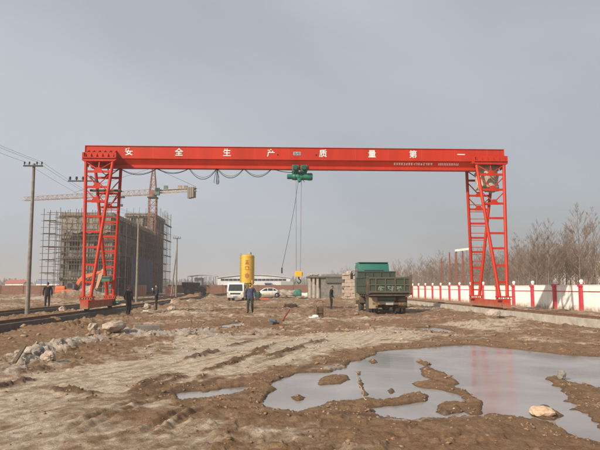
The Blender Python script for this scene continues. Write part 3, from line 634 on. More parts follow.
def leg(xc, tw, bw, label_side, ladder):
    """one side of the crane: a V-shaped frame before and one behind the girder, on one base beam"""
    for fr in (1, -1):
        ytop = 36.35 - fr * 0.90; ybot = 36.35 - fr * 2.35; zt, zb = 9.28, 1.18
        lg_ = MB(); 
        def P(s, z, ytop=ytop, ybot=ybot):
            t = (zt - z) / (zt - zb); h = tw + (bw - tw) * t; return Vector((xc + s*h, ytop + (ybot - ytop)*t, z))
        L = MB().tube([P(-1, zt), P(-1, zb)], .096, 10).build('leg_tube', RED, crane, smooth='auto')
        L2 = MB().tube([P(1, zt), P(1, zb)], .096, 10).build('leg_tube', RED, crane, smooth='auto')
        zs = [8.47, 7.52, 6.66, 5.76, 4.85, 3.95, 2.95, 1.98]
        for z in zs:
            MB().bar(P(-1, z), P(1, z), .08, .125).build('rung', RED, crane)
        prev = 9.2
        for i, z in enumerate(zs[:3]):
            m_ = P(0, z) + Vector((0, -.012, .09))
            MB().prism([(m_.x-.24, z-.09), (m_.x+.24, z-.09), (m_.x+.24, z+.05), (m_.x+.10, z+.24), (m_.x-.10, z+.24), (m_.x-.24, z+.05)], m_.y-.055, m_.y-.035).build('gusset', RED, crane)
            for s in (-1, 1):
                MB().bar(P(s, prev - .12), m_ + Vector((s*.08, 0, .05)), .05, .05).build('brace', RED, crane)
            if i == 0: MB().bar(P(0, prev), m_, .06, .06).build('brace', RED, crane)
            prev = z
        if ladder and fr == -1:
            for z in np.arange(1.55, 7.6, .45):
                if min(abs(z - k_) for k_ in zs) > .15:
                    MB().tube([P(-1, z), P(1, z)], .026, 6).build('ladder_rung', RED2, crane)
        # head beam carrying the girder
        y_out = ytop - fr * .22
        hb = MB().box(xc-tw-.16, xc+tw+.16, min(y_out, 36.35-fr*.36), max(y_out, 36.35-fr*.36), 9.27, 9.33).build('head_plate', RED, crane)
        MB().box(xc-tw-.12, xc+tw+.12, ytop-.03, ytop+.03, 9.332, 9.66).build('head_web', RED, hb)
        MB().box(xc-tw-.12, xc+tw+.12, min(ytop-fr*.15, ytop), max(ytop-fr*.15, ytop), 9.10, 9.268).build('head_channel', RED, hb)
        for i in range(6):
            x_ = xc - tw - .02 + (2*tw + .04) * i / 5
            MB().prism([(ytop-fr*.03, 9.334), (ytop-fr*.20, 9.334), (ytop-fr*.03, 9.62)], x_-.012, x_+.012, 'yz').build('stiffener', RED, hb)
            MB().prism([(ytop+fr*.03, 9.334), (36.35-fr*.355, 9.334), (36.35-fr*.355, 9.9), (ytop+fr*.03, 9.66)], x_-.012, x_+.012, 'yz').build('stiffener', RED, hb)
        for s in (-1, 1):
            MB().box(xc+s*(tw+.14)-.05, xc+s*(tw+.14)+.05, ytop-.16, ytop+.16, 9.15, 9.62).build('end_lug', RED, hb)
        # foot
        ft = MB().box(xc-.36, xc+.36, ybot-.34, ybot+.34, 1.10, 1.18).build('foot_plate', RED, crane, bevel=.008)
        MB().box(xc-.34, xc+.34, ybot-.30, ybot+.30, .955, 1.02).build('lower_foot_plate', RED, ft)
        for sx in (-.27, 0, .27):
            for sy in (-.22, .22):
                MB().lathe([(.028, 0), (.028, .09)], (xc+sx, ybot+sy, 1.018), n=6).build('foot_bolt', DARK, ft)
    bb = MB().box(xc-.17, xc+.17, 33.55, 39.15, .53, .952).build('base_beam', RED, crane, bevel=.012)
    for yy in (33.53, 39.17):
        MB().box(xc-.22, xc+.22, yy-.02, yy+.02, .50, .96).build('bumper_plate', RED, bb)
    for yy in (34.0, 38.7):
        MB().lathe([(.10, -.1), (.235, -.1), (.235, -.07), (.20, -.065), (.20, .065), (.235, .07), (.235, .1), (.10, .1)], (xc, yy, .625 if xc < 0 else .725), (1, 0, 0), 20).build('wheel', DARK, bb)
    return bb
bl = leg(-10.41, .80, .20, 'left', True)
br_ = leg(13.05, .86, .22, 'right', True)
# drive motors, switch boxes
dm = MB(); dm.lathe([(.0,0),(.12,0),(.13,.05),(.13,.34),(.09,.38),(.0,.38)], (13.0, 33.9, .66), (0, -1, 0), 14); dm.build('drive_motor', GREEN, crane, smooth='auto')
dm = MB(); dm.lathe([(.0,0),(.12,0),(.13,.05),(.13,.34),(.09,.38),(.0,.38)], (-10.2, 38.7, .70), (1, 0, 0), 14); dm.build('drive_motor', GREEN, crane, smooth='auto')
pb = at(107, 279, 38.2)
cb = MB().box(pb.x-.28, pb.x+.24, 37.95, 38.2, pb.z-.16, pb.z+.16).build('switch_box', mat('box_green', (0.05,0.16,0.10), .5), crane, bevel=.02)
MB().box(pb.x-.24, pb.x+.2, 37.93, 37.952, pb.z+.03, pb.z+.12).build('box_door', mat('box_green_dark', (0.02,0.06,0.045), .5), cb)
# service platform and power pick-up arm on the left side
pf = at(91, 190, 37.0); pf2 = at(121, 190.6, 37.0)
dk = MB()
for i in range(4): MB().box(pf.x, pf2.x, 36.75+i*.16, 36.89+i*.16, pf.z-.05, pf.z+.01).build('platform_plank', WOOD, crane, bevel=.006)
MB().bar((pf.x, 36.78, pf.z-.09), (pf2.x, 36.78, pf.z-.09), .06, .07).build('platform_bearer', DARK, crane)
MB().bar((pf2.x-.1, 37.0, pf.z-.1), (pf2.x-.75, 37.3, pf.z-1.0), .05).build('platform_strut', RED, crane)
a0 = at(68, 181, 36.1); a1 = at(97, 181, 36.1)
arm = MB().bar(a0, a1, .08, .07).build('pickup_arm', DARK, crane)
for px in (70, 76.5, 83):
    p = at(px, 180.4, 36.1); MB().lathe([(.03,0),(.03,.05),(.075,.07),(.075,.11),(.04,.13),(.07,.15),(.06,.22),(.02,.24)], p, n=12).build('insulator', DARK, arm, smooth='auto')
MB().bar(a1, at(91, 176, 36.1), .06).build('arm_brace', DARK, crane)
MB().bar(at(90, 176, 36.2), at(97, 187, 36.2), .07).build('arm_brace', DARK, crane)
# hanging festoon cable
def sag(a, b, drop, n=14):
    a = Vector(a); b = Vector(b); return [a.lerp(b, i/n) - Vector((0, 0, drop * 4 * (i/n) * (1 - i/n))) for i in range(n+1)]
sup = [(105, 172), (120, 168.6), (157, 168.6), (189, 168.6), (217, 168.6), (244, 168.6), (272, 168.6), (292, 172.5)]
YF = 36.28
sp_ = [at(a, b, YF) for a, b in sup]
for i, (a, b) in enumerate(zip(sp_[:-1], sp_[1:])):
    dr = (.05, .38, .30, .66, .58, .52, .06)[i]
    MB().tube(sag(a, b, dr), .022, 6).build('festoon_cable', CABLE, crane, smooth=True)
    if i not in (0, 6): MB().tube(sag(a + Vector((.05, .06, 0)), b + Vector((-.04, .06, 0)), dr * .8), .012, 5).build('festoon_cable', CABLE, crane, smooth=True)
for p in sp_[1:-1]:
    MB().box(p.x-.05, p.x+.05, YF-.05, YF+.05, p.z-.03, p.z+.10).build('cable_trolley', DARK, crane)
pc = sp_[4]
for dx in (-.12, -.02, .09):
    MB().tube([pc + Vector((dx*.3, 0, 0)), pc + Vector((dx, .02, -.45)), pc + Vector((dx*1.5, .02, -.85)), pc + Vector((dx*.5+.05, .03, -.97)), pc + Vector((dx*.6+.06, .03, -.5)), pc + Vector((0, .02, 0))], .016, 5).build('cable_loop', CABLE, crane, smooth=True)

# sheet-covered cabinet lashed in the head of the right leg
def lump(name, cx, cy, cz, sx, sy, sz, m, seed, parent=None, sub=4, amp=.16, lab=None, cat=None):
    bm = bmesh.new(); bmesh.ops.create_cube(bm, size=2); bmesh.ops.subdivide_edges(bm, edges=bm.edges, cuts=9, use_grid_fill=True)
    q = random.Random(seed); ph = [q.uniform(0, 7) for _ in range(8)]
    vs = []
    for v in bm.verts:
        p = v.co.copy(); nn = p.normalized()
        p = p.lerp(nn * 1.1, .42)
        k = amp * (math.sin(3.3*p.x + 2*p.z + ph[0]) * .5 + math.sin(6.1*p.y - 4*p.x + ph[1]) * .35 + abs(math.sin(5*p.x + 3.1*p.z + ph[2])) * .6 + math.sin(11*p.z + 5*p.y + ph[3]) * .2 + abs(math.sin(9*p.x - 7*p.z + ph[4])) * .25)
        p += nn * k
        vs.append((cx + p.x*sx, cy + p.y*sy, cz + p.z*sz))
    fs = [tuple(v.index for v in f.verts) for f in bm.faces]; bm.free()
    mb = MB().add(vs, fs); o = mb.build(name, m, parent, smooth=True)
    return o
lp = at(487, 178, 36.4)
tp = lump('cabinet_cover', lp.x - .03, 36.35, lp.z - .02, .58, .5, .70, TARP, 4, crane, amp=.30)
tag(tp, 'beige sheet wrapped round a cabinet in the right leg head')
MB().tube([(lp.x-.78, 35.75, lp.z+.1), (lp.x-.1, 35.66, lp.z+.03), (lp.x+.66, 35.75, lp.z+.12)], .012, 5).build('lashing_rope', CABLE, crane)

# ================================================================== ELECTRIC HOIST
hx = at(299.5, 176, 36.35); hx0 = at(287, 176, 36.35).x; hx1 = at(312.5, 176, 36.35).x; hzc = 8.44
ho_ = thing('electric_hoist', 'green electric rope hoist hanging from the middle of the red girder', 'hoist', (hx.x, 36.35, 8.2))
L_ = hx1 - hx0
MB().lathe([(.10,0),(.15,.02),(.155,.10),(.15,.30),(.19,.31),(.19,.36)], (hx0, 36.35, hzc), (1,0,0), 20).build('hoist_motor', GREEN, ho_, smooth='auto')
dr = MB().lathe([(.20,.36),(.21,.38),(.21,L_-.30),(.23,L_-.29),(.23,L_-.06),(.19,L_),(.0,L_)], (hx0, 36.35, hzc), (1,0,0), 24).build('drum_casing', GREEN, ho_, smooth='auto')
for x_ in (.5, .72, .94, L_-.16):
    MB().lathe([(.235,-.015),(.235,.015)], (hx0+x_, 36.35, hzc), (1,0,0), 20).build('casing_rib', GREEN, dr)
MB().box(hx.x-.42, hx.x+.42, 36.15, 36.55, hzc+.16, hzc+.30).build('suspension_frame', GREEN, ho_, bevel=.02)
for i, px in enumerate((295.4, 304.2)):
    p = at(px, 167.6, 36.0)
    tr = MB().box(p.x-.20, p.x+.20, 36.02, 36.08, 8.70, 9.12).build('trolley_plate', GREEN, ho_, bevel=.015)
    MB().box(p.x-.20, p.x+.20, 36.62, 36.68, 8.70, 9.12).build('trolley_plate', GREEN, ho_, bevel=.015)
    MB().lathe([(.0,0),(.15,0),(.16,.03),(.16,.20),(.12,.26),(.0,.26)], (p.x, 36.02, p.z-.04), (0,-1,0), 20).build('trolley_motor', mat('hoist_green_dark', (.015,.075,.055), .4), ho_, smooth='auto')
    MB().bar((p.x, 36.05, 8.75), (p.x, 36.3, 8.62), .09, .09).build('hanger', GREEN, ho_)
    MB().bar((p.x, 36.65, 8.75), (p.x, 36.4, 8.62), .09, .09).build('hanger', GREEN, ho_)
MB().box(hx.x-.13, hx.x+.07, 36.08, 36.2, hzc-.34, hzc-.12).build('rope_guide', GREEN, ho_, bevel=.02)
MB().lathe([(.0,0),(.10,0),(.11,.1),(.05,.16),(0,.16)], (hx.x-.03, 36.16, hzc-.30), (0,-1,0), 14).build('rope_guide_cap', GREEN, ho_, smooth='auto')
MB().bar((hx.x+.18, 36.2, hzc-.2), (hx.x+.30, 36.2, hzc-.36), .03).build('limit_lever', DARK, ho_)
hk = at(297.3, 274, 36.3)
rt0 = at(296.0, 180, 36.3); rt1 = at(301.3, 180, 36.3)
for a, b in ((rt0, at(296.3, 272.5, 36.3)), (rt1, at(300.4, 272.5, 36.3))):
    for dy in (-.05, .05): MB().tube([a + Vector((0, dy, 0)), b + Vector((0, dy, 0))], .014, 6).build('hoist_rope', ROPE, ho_)
hb = MB(); hb.box(hk.x-.10, hk.x+.28, 36.18, 36.22, hk.z-.17, hk.z+.17); hb.box(hk.x-.10, hk.x+.28, 36.38, 36.42, hk.z-.17, hk.z+.17)
hbo = hb.build('hook_block', YEL, ho_, bevel=.01)
for dx in (-.02, .20): MB().lathe([(.15,-.07),(.12,-.03),(.12,.03),(.15,.07)], (hk.x+dx, 36.3, hk.z), (0,1,0), 18).build('sheave', YEL, hbo)
hkp = [Vector((hk.x+.09, 36.3, hk.z-.15)), Vector((hk.x+.09, 36.3, hk.z-.30))] + [Vector((hk.x+.09 + .11*math.sin(t), 36.3, hk.z-.43 + .11*math.cos(t)*1.1)) for t in np.linspace(0.2, 4.6, 10)]
MB().tube(hkp, [.045, .045] + [.04]*5 + [.034, .03, .026, .02, .012], 8).build('hook', DARK, ho_, smooth='auto')
pc0 = at(298.3, 181, 36.25); pc1 = at(282, 268, 36.25)
MB().tube([pc0, pc0.lerp(pc1, .3) + Vector((.06, 0, 0)), pc0.lerp(pc1, .65) + Vector((.05, 0, 0)), pc1], .013, 6).build('pendant_cable', CABLE, ho_, smooth=True)
pn = MB().box(pc1.x-.05, pc1.x+.04, 36.2, 36.29, pc1.z-.32, pc1.z+.02).build('pendant_control', DARK, ho_, bevel=.015)

# ================================================================== POWER POLES AND WIRES
PX = -14.2
def power_pole(label, x, y, h, z0, strut=False, armw=.56, m=POLEC):
    t = thing('power_pole', label, 'power pole', (x, y, z0), world=False, group='concrete power poles')
    MB().tube([(0,0,-.6), (0,0,0), (0,0,h)], [.14, .135, .08], 14).build('pole', m, t, smooth='auto')
    MB().bar((-armw, -.12, h-.16), (armw, -.12, h-.16), .07, .09).build('crossarm', DARK, t)
    MB().tube([(0,-.14,h-.16), (0,.12,h-.16)], .025, 6).build('arm_bolt', DARK, t)
    for dx in (-armw+.06, -.22, .22, armw-.06):
        ins = MB().lathe([(.018,0),(.018,.06),(.05,.07),(.055,.10),(.03,.12),(.048,.14),(.04,.19),(.012,.21)], (dx, -.12, h-.11), n=10).build('insulator', DARK, t, smooth='auto')
    if strut:
        MB().tube([(-.75, -.1, -.4), (-.05, 0, h*.78)], [.13, .09], 12).build('strut_pole', m, t, smooth='auto')
    return t
poles = [(PX, 8.4, 8.85, .05), (-14.2, 35.4, 8.85, .08), (-14.2, 62.7, 8.85, .15), (-14.6, 90.0, 8.9, .15), (-15.0, 118, 8.9, .2)]
power_pole('nearest tall concrete power pole at the left edge, before the outer track', poles[1][0], poles[1][1], poles[1][2], poles[1][3])
power_pole('concrete power pole rising behind the left crane leg before the dark building', poles[2][0], poles[2][1], poles[2][2], poles[2][3])
power_pole('distant power pole with a leaning strut right of the dark building', poles[3][0], poles[3][1], poles[3][2], poles[3][3], strut=True)
wl = ['overhead wires leaving the nearest pole towards the upper left', 'overhead wires between the nearest pole and the one by the building', 'overhead wires running on to the pole with the strut']
for i in range(3):
    a, b = poles[i], poles[i+1]
    wt = thing('overhead_wires', wl[i], 'wires', (a[0], a[1], a[2]), group='overhead wires')
    for dx in (-.5, .22, .5):
        p0 = Vector((a[0]+dx, a[1]-.12, a[2]+a[3]+.08)); p1 = Vector((b[0]+dx, b[1]-.12, b[2]+b[3]+.08))
        MB().tube(sag(p0, p1, .45, 18), .0065, 5).build('wire', CABLE, wt, smooth=True)

# ================================================================== WHITE FENCE WITH RED PILLARS
FX = 21.2; FY0 = 40.9; FS = 3.93
fence = thing('boundary_fence', 'long white panel fence with red pillars and white ball caps', 'fence', (FX, FY0, 0))
pil = MB(); pil.box(-.16, .16, -.16, .16, -.1, 1.72); pilm = pil.build('pillar', FRED, None, bevel=.01).data
capm = MB().box(-.22, .22, -.22, .22, 1.72, 1.90).build('pillar_head', FRED, None, bevel=.025).data
ballm = MB().lathe([(.10,1.90),(.10,1.94),(.07,1.96),(.13,2.0),(.135,2.03),(.145,2.09),(.135,2.15),(.10,2.20),(.05,2.23),(.0,2.235)], n=16).build('ball_cap', mat('cap_white', (.76,.73,.68), .6, .1), None, smooth=True).data
rib = MB(); rib.box(-.02, .02, .17, FS-.17, -.05, 1.80)
for i in range(24):
    yy = .25 + i * (FS-.5)/23; rib.box(-.033, -.018, yy-.012, yy+.012, .04, 1.78)
panm = rib.build('panel', WHITEW, None).data
copm = MB().box(-.045, .045, .165, FS-.165, 1.80, 1.845).build('panel_coping', WHITEW, None).data
rlm = MB().box(-.06, -.034, .165, FS-.165, 1.37, 1.42).build('rail', FRED, None).data
for nm in ('pillar', 'pillar_head', 'ball_cap', 'panel', 'panel_coping', 'rail'):
    o = bpy.data.objects.get(nm)
for o in [o for o in C.objects if o.type == 'MESH' and o.parent is None and o.data in (pilm, capm, ballm, panm, copm, rlm)]: bpy.data.objects.remove(o)
q = random.Random(2)
for i in range(-3, 42):
    y = FY0 + i * FS; dz = q.uniform(-.02, .02)
    p = piece('pillar', pilm, fence, (FX, y, dz), (q.uniform(-.006,.006), q.uniform(-.008,.008), 0))
    for nm, me in (('pillar_head', capm), ('ball_cap', ballm)):
        o = bpy.data.objects.new(nm, me); C.objects.link(o); o.parent = p
    pn = piece('panel', panm, fence, (FX + .03, y, dz), (0, q.uniform(-.006,.006), 0))
    o = bpy.data.objects.new('panel_coping', copm); C.objects.link(o); o.parent = pn
    o = bpy.data.objects.new('rail', rlm); C.objects.link(o); o.parent = pn

# ================================================================== VEHICLES
def wheel(parent, x, y, z, r, w, rimm=None, name='wheel'):
    t = MB().lathe([(r*.56, -w/2), (r*.80, -w/2), (r*.95, -w*.42), (r, -w*.28), (r, w*.28), (r*.95, w*.42), (r*.80, w/2), (r*.56, w/2)], (x, y, z), (1, 0, 0), 24)
    for k in range(24):      # tread lugs
        a = 2*math.pi*k/24; c, s = math.cos(a), math.sin(a)
        t.bar((x - w*.36, y + c*r*1.0, z + s*r*1.0), (x + w*.36, y + c*r*1.0, z + s*r*1.0), r*.10, r*.06, up=(0, c, s))
    o = t.build(name, RUBBER, parent, smooth='auto')
    MB().lathe([(.03, -w*.42), (r*.2, -w*.42), (r*.24, -w*.30), (r*.5, -w*.25), (r*.57, -w*.46), (r*.57, w*.46), (r*.5, w*.25), (r*.24, w*.30), (r*.2, w*.42), (.03, w*.42)], (x, y, z), (1, 0, 0), 20).build('rim', rimm or TRUST, o, smooth='auto')
    return o

BRIB = mat('worn_rib_green', (.05,.062,.045), .85, scale=3, col2=(.11,.075,.045))
def dump_truck():
    p = Vector((6.56, 34.35, 0)); z0 = .07
    t = thing('dump_truck', 'old green dump truck seen from behind, parked near the right crane leg', 'truck', (p.x, p.y, z0), rz=R(0.6), world=False)
    for x in (-.98, -.64, .64, .98): wheel(t, x, 1.25, .5, .52, .28)
    for x in (-.88, .80): wheel(t, x, 5.0, .5, .52, .26)
    MB().tube([(-1.0, 1.25, .5), (1.0, 1.25, .5)], .085, 10).build('rear_axle', TRUST, t, smooth='auto')
    MB().lathe([(.0,-.22),(.16,-.2),(.24,0),(.16,.2),(0,.22)], (0, 1.25, .5), (0, 1, 0), 14).build('differential', TRUST, t, smooth='auto')
    for x in (-.42, .36): MB().box(x, x+.08, .35, 6.0, .82, 1.06).build('chassis_rail', TRUST, t)
    for x in (-.62, .56): MB().tube(sag((x, .5, .95), (x, 2.1, .95), .30, 8), .05, 6).build('leaf_spring', TRUST, t)
    MB().tube([(.1, 1.5, .6), (.05, 4.4, .85)], .05, 8).build('drive_shaft', TRUST, t)
    # load bed
    bed = MB().box(-1.24, 1.24, .06, 4.0, 1.20, 1.30).build('load_bed', BGREEN, t, bevel=.01)
    for y in (.4, 1.2, 2.0, 2.8, 3.6): MB().box(-1.2, 1.2, y-.05, y+.05, 1.085, 1.198).build('cross_member', TRUST, bed)
    for s in (-1, 1):
        x0, x1 = (-1.27, -1.22) if s < 0 else (1.22, 1.27)
        MB().box(x0, x1, .08, 3.98, 1.302, 2.18).build('side_board', BGREEN, bed)
        xo0, xo1 = (x0-.06, x0) if s < 0 else (x1, x1+.06)
        for y in (.2, .85, 1.5, 2.15, 2.8, 3.45, 3.9): MB().box(xo0, xo1, y-.04, y+.04, 1.25, 2.18).build('side_rib', BGREEN, bed)
        MB().box(xo0-.005, xo1+.005, .08, 3.98, 2.18, 2.24).build('top_rail', BGREEN, bed)
        MB().box(xo0+.002, xo1-.002, .10, 3.96, 1.70, 1.75).build('middle_rail', BGREEN, bed)
    hb = MB().box(-1.22, 1.22, 3.98, 4.04, 1.305, 2.62).build('headboard', BGREEN, bed, bevel=.01)
    MB().box(-1.24, 1.24, 3.94, 4.10, 2.56, 2.64).build('headboard_rail', BGREEN, hb, bevel=.012)
    for x in (-.8, -.27, .27, .8): MB().box(x-.03, x+.03, 3.93, 3.98, 1.31, 2.55).build('headboard_rib', BGREEN, hb)
    tg = MB().box(-1.21, 1.21, .0, .035, 1.30, 2.16).build('tailgate', BGREEN, t)
    tag(tg, 'ribbed green tailgate with worn white marks')
    for z, h in ((1.30, .10), (1.72, .07), (2.10, .09)): MB().box(-1.22, 1.22, -.05, -.002, z, z+h).build('tailgate_rail', BRIB, tg, bevel=.008)
    for x in (-1.17, -.78, -.22, .34, .88, 1.17): MB().box(x-.035, x+.035, -.047, -.003, 1.30, 2.18).build('tailgate_rib', BRIB, tg, bevel=.006)
    q = random.Random(5)
    for x in (-.5, .06, .61):
        w_ = MB()
        for k in range(7):
            xx = x + q.uniform(-.14, .14); zz = 1.56 + q.uniform(-.09, .10)
            if k % 2: w_.bar((xx-.09, -.006, zz), (xx+.09, -.006, zz + q.uniform(-.02,.02)), .006, .035, up=(0,0,1))
            else: w_.bar((xx, -.006, zz-.10), (xx + q.uniform(-.03,.03), -.006, zz+.07), .006, .035, up=(1,0,0))
        w_.build('painted_mark', mat('worn_white_mark', (.30,.31,.26), .8, scale=9, col2=(.12,.13,.10)), tg)
    for s in (-1, 1):
        MB().box(s*1.25-.06, s*1.25+.06, -.06, .07, 1.18, 2.26 + (.06 if s > 0 else 0)).build('corner_post', TRUST, t, bevel=.012)
        MB().tube([(s*1.19-.06, -.07, 1.28), (s*1.19+.06, -.07, 1.28)], .045, 8).build('hinge', TRUST, t)
    MB().box(-1.20, 1.20, -.03, .05, 1.13, 1.195).build('rear_sill', TRUST, t, bevel=.008)
    # under the tail
    MB().box(-.62, .36, .34, .80, .72, 1.12).build('tool_box', BGREEN, t, bevel=.025)
    bp = MB().box(-.95, .95, .12, .22, .62, .74).build('rear_bumper', TRUST, t, bevel=.02)
    MB().box(-.20, .24, .105, .118, .605, .735).build('number_plate', mat('dusty_plate', (.36,.34,.28), .7), bp)
    for s in (-1, 1):
        for k in range(2): MB().box(s*(.62+.16*k)-.06, s*(.62+.16*k)+.06, .10, .118, .63, .72).build('tail_light', mat('tail_light_red', (.25,.03,.02) if k else (.32,.13,.03), .4), bp)
        MB().box(s*.86-.26, s*.86+.26, .42, .45, .40, 1.06).build('mud_flap', TANST if s < 0 else TRUST, t)
        MB().prism([(.45, 1.02), (.72, 1.12), (1.78, 1.12), (2.05, 1.02), (2.05, .98), (.45, .98)], s*.82-.24, s*.82+.24, 'yz').build('mudguard', TRUST, t)
    MB().tube([(.55, .9, .7), (.55, 3.0, .75)], .06, 8).build('exhaust_pipe', TRUST, t)
    # cab
    cab = MB().prism([(4.22, .95), (4.22, 2.75), (4.36, 3.12), (4.6, 3.2), (5.6, 3.18), (5.85, 3.05), (6.15, 2.1), (6.2, .95)], -1.12, .86, 'yz').build('cab', TGREEN, t, smooth='auto', bevel=.06)
    MB().box(-.75, .50, 4.205, 4.225, 2.25, 2.72).build('rear_window', GLASSD, cab)
    MB().box(-1.127, -1.115, 4.5, 5.75, 2.15, 2.85).build('side_window', GLASSD, cab)
    MB().box(-1.124, -1.114, 4.45, 5.8, 1.02, 2.08).build('door', TGREEN, cab)
    MB().box(-1.15, -1.125, 4.6, 4.8, 1.85, 1.9).build('door_handle', DARK, cab)
    MB().box(-1.10, .84, 4.3, 5.9, 3.19, 3.235).build('roof_skin', TGREEN, cab, bevel=.02)
    MB().box(-.9, .62, 6.12, 6.21, 2.15, 2.95).build('windscreen', GLASSD, cab)
    mm = MB().tube([(-1.1, 5.7, 2.7), (-1.38, 5.75, 2.68), (-1.38, 5.75, 2.2)], .02, 6).build('mirror_arm', DARK, cab)
    MB().box(-1.46, -1.28, 5.70, 5.76, 2.15, 2.55).build('mirror', DARK, mm, bevel=.015)
    MB().box(-1.10, -.72, 4.0, 4.6, .62, 1.0).build('fuel_tank', TRUST, t, bevel=.05)
    MB().box(-1.05, .8, 6.2, 6.32, .5, .75).build('front_bumper', TRUST, t, bevel=.03)
    for s in (-1.05, .8): MB().prism([(4.42, .85), (4.6, 1.1), (5.4, 1.1), (5.58, .85), (5.58, .8), (4.42, .8)], s-.12, s+.12, 'yz').build('mudguard', TGREEN, t)
dump_truck()

def light_truck():
    p = G(235.3, 302.2); t = thing('light_truck', 'small white light truck facing the camera left of the walking man', 'truck', (p.x, p.y, gz(p.x, p.y)-.02), rz=R(-4), world=False)
    cab = MB().prism([(0, .42), (-.04, .72), (-.02, 1.12), (.26, 1.98), (.42, 2.12), (1.45, 2.14), (1.56, 2.0), (1.58, .42)], -.94, .94, 'yz').build('cab', WCAR, t, smooth='auto', bevel=.05)
    ws = MB(); ws.add([(-.82, -.018, 1.18), (.82, -.018, 1.18), (.74, .235, 1.93), (-.74, .235, 1.93)], [(0, 1, 2, 3)])
    ws.add([(-.82, .03, 1.18), (.82, .03, 1.18), (.74, .28, 1.93), (-.74, .28, 1.93)], [(3, 2, 1, 0)]); ws.build('windscreen', GLASSD, cab)
    for x in (-.35, .3): MB().bar((x-.25, -.035, 1.2), (x+.25, .06, 1.5), .015, .02).build('wiper', DARK, cab)
    MB().box(-.6, .6, -.065, -.03, .80, .98).build('grille', DARK, cab, bevel=.01)
    MB().box(-.92, .92, -.14, -.03, .42, .62).build('bumper', mat('bumper_grey', (.42,.40,.37), .6), cab, bevel=.03)
    MB().box(-.24, .24, -.155, -.138, .46, .60).build('number_plate', mat('blue_plate', (.10,.16,.34), .5), cab)
    for s in (-1, 1):
        MB().box(s*.72-.15, s*.72+.15, -.075, -.03, .72, .90).build('headlight', mat('lamp_glass', (.55,.55,.52), .15), cab, bevel=.02)
        MB().box(s*.86-.05, s*.86+.05, -.07, -.03, .92, 1.02).build('indicator', mat('amber_lamp', (.6,.24,.04), .3), cab)
        mm = MB().tube([(s*.9, .2, 1.75), (s*1.1, .05, 1.8)], .018, 6).build('mirror_arm', DARK, cab)
        MB().box(s*1.12-.08, s*1.12+.08, .0, .05, 1.5, 1.82).build('mirror', DARK, mm, bevel=.015)
        wheel(t, s*.78, .62, .36, .37, .22); wheel(t, s*.76, 3.6, .36, .37, .30)
        MB().box(s*.945-.008, s*.945+.008, .45, 1.4, 1.25, 1.9).build('side_window', GLASSD, cab)
        MB().box(s*.93-.02, s*.93+.02, 1.75, 4.9, .88, 1.32).build('side_board', mat('faded_blue_board', (.30,.34,.38), .7), t)
    MB().box(-.92, .92, 1.7, 4.92, .78, .878).build('load_bed', GREYP, t); MB().box(-.91, .91, 1.68, 1.74, .88, 1.9).build('headboard', GREYP, t)
    MB().box(-.35, .35, .4, 4.8, .5, .775).build('chassis', DARK, t)
light_truck()

def sedan():
    p = G(268, 298.2); t = thing('sedan_car', 'white saloon car parked side-on before the brown wall', 'car', (p.x, p.y, gz(p.x, p.y)), rz=R(3), world=False)
    W = .86
    prof = [(-2.2,.32),(-2.25,.55),(-2.2,.78),(-1.9,.88),(-1.25,.93),(1.15,.97),(1.9,.98),(2.2,.90),(2.26,.62),(2.2,.32),(1.75,.25),(-1.75,.25)]
    body = MB().prism(prof, -W, W, 'xz').build('body', WCAR, t, smooth='auto', bevel=.07)
    gh = [(-1.3, .92), (-.55, 1.40), (-.2, 1.46), (.6, 1.46), (1.0, 1.38), (1.65, .95)]
    v = [(x, -W*.93 if z < 1.1 else -W*.74, z) for x, z in gh] + [(x, W*.93 if z < 1.1 else W*.74, z) for x, z in gh]
    n = len(gh); roof = MB().add(v, [tuple(range(n)), tuple(reversed(range(n, 2*n)))] + [((i+1) % n, i, n+i, n+(i+1) % n) for i in range(n)]).build('roof', WCAR, t, smooth='auto', bevel=.03)
    for s in (-1, 1):
        for pts in ([(-1.0,1.0),(-.52,1.34),(-.12,1.39),(-.12,1.0)], [(-.04,1.0),(-.04,1.395),(.55,1.395),(.7,1.36),(.7,1.0)], [(.78,1.0),(.78,1.35),(1.0,1.29),(1.35,1.02)]):
            vv = []
            for off in (.012, -.03):
                for x, z in pts: vv.append((x, s*(W*.93 + (W*.74 - W*.93) * min(1, max(0, (z-.92)/.48)) + off + .01), z))
            m = len(pts); MB().add(vv, [tuple(range(m)), tuple(reversed(range(m, 2*m)))] + [((i+1) % m, i, m+i, m+(i+1) % m) for i in range(m)]).build('side_window', GLASSD, roof)
        for x in (-1.38, 1.36):
            w = MB().lathe([(.0,-.1),(.19,-.1),(.21,-.08),(.31,-.1),(.325,-.04),(.325,.04),(.31,.1),(.0,.1)], (x, s*.78, .325), (0,1,0), 20).build('wheel', RUBBER, t, smooth='auto')
            MB().lathe([(.0,0),(.19,0),(.16,.02),(0,.03)], (x, s*.885, .325), (0,s,0), 16).build('rim', CHROME, w)
            MB().lathe([(.0,0),(.39,0),(.39,.012),(0,.012)], (x, s*(W-.002), .36), (0,s,0), 20).build('wheel_arch', DARK, body)
        MB().box(-2.27, -2.18, s*.6-.17, s*.6+.17, .62, .76).build('headlight', mat('lamp_glass', (.55,.55,.52), .15), body)
        MB().box(2.2, 2.275, s*.62-.16, s*.62+.16, .66, .82).build('tail_light', mat('tail_light_red', (.25,.03,.02), .4), body)
        for x in (-.1, .75): MB().box(x-.16, x-.02, s*W-.005 if s > 0 else -W-.02, s*W+.02 if s > 0 else -W+.005, .82, .85).build('door_handle', CHROME, body)
    MB().box(-2.29, -2.2, -.75, .75, .34, .5).build('bumper', WCAR, body, bevel=.03)
sedan()

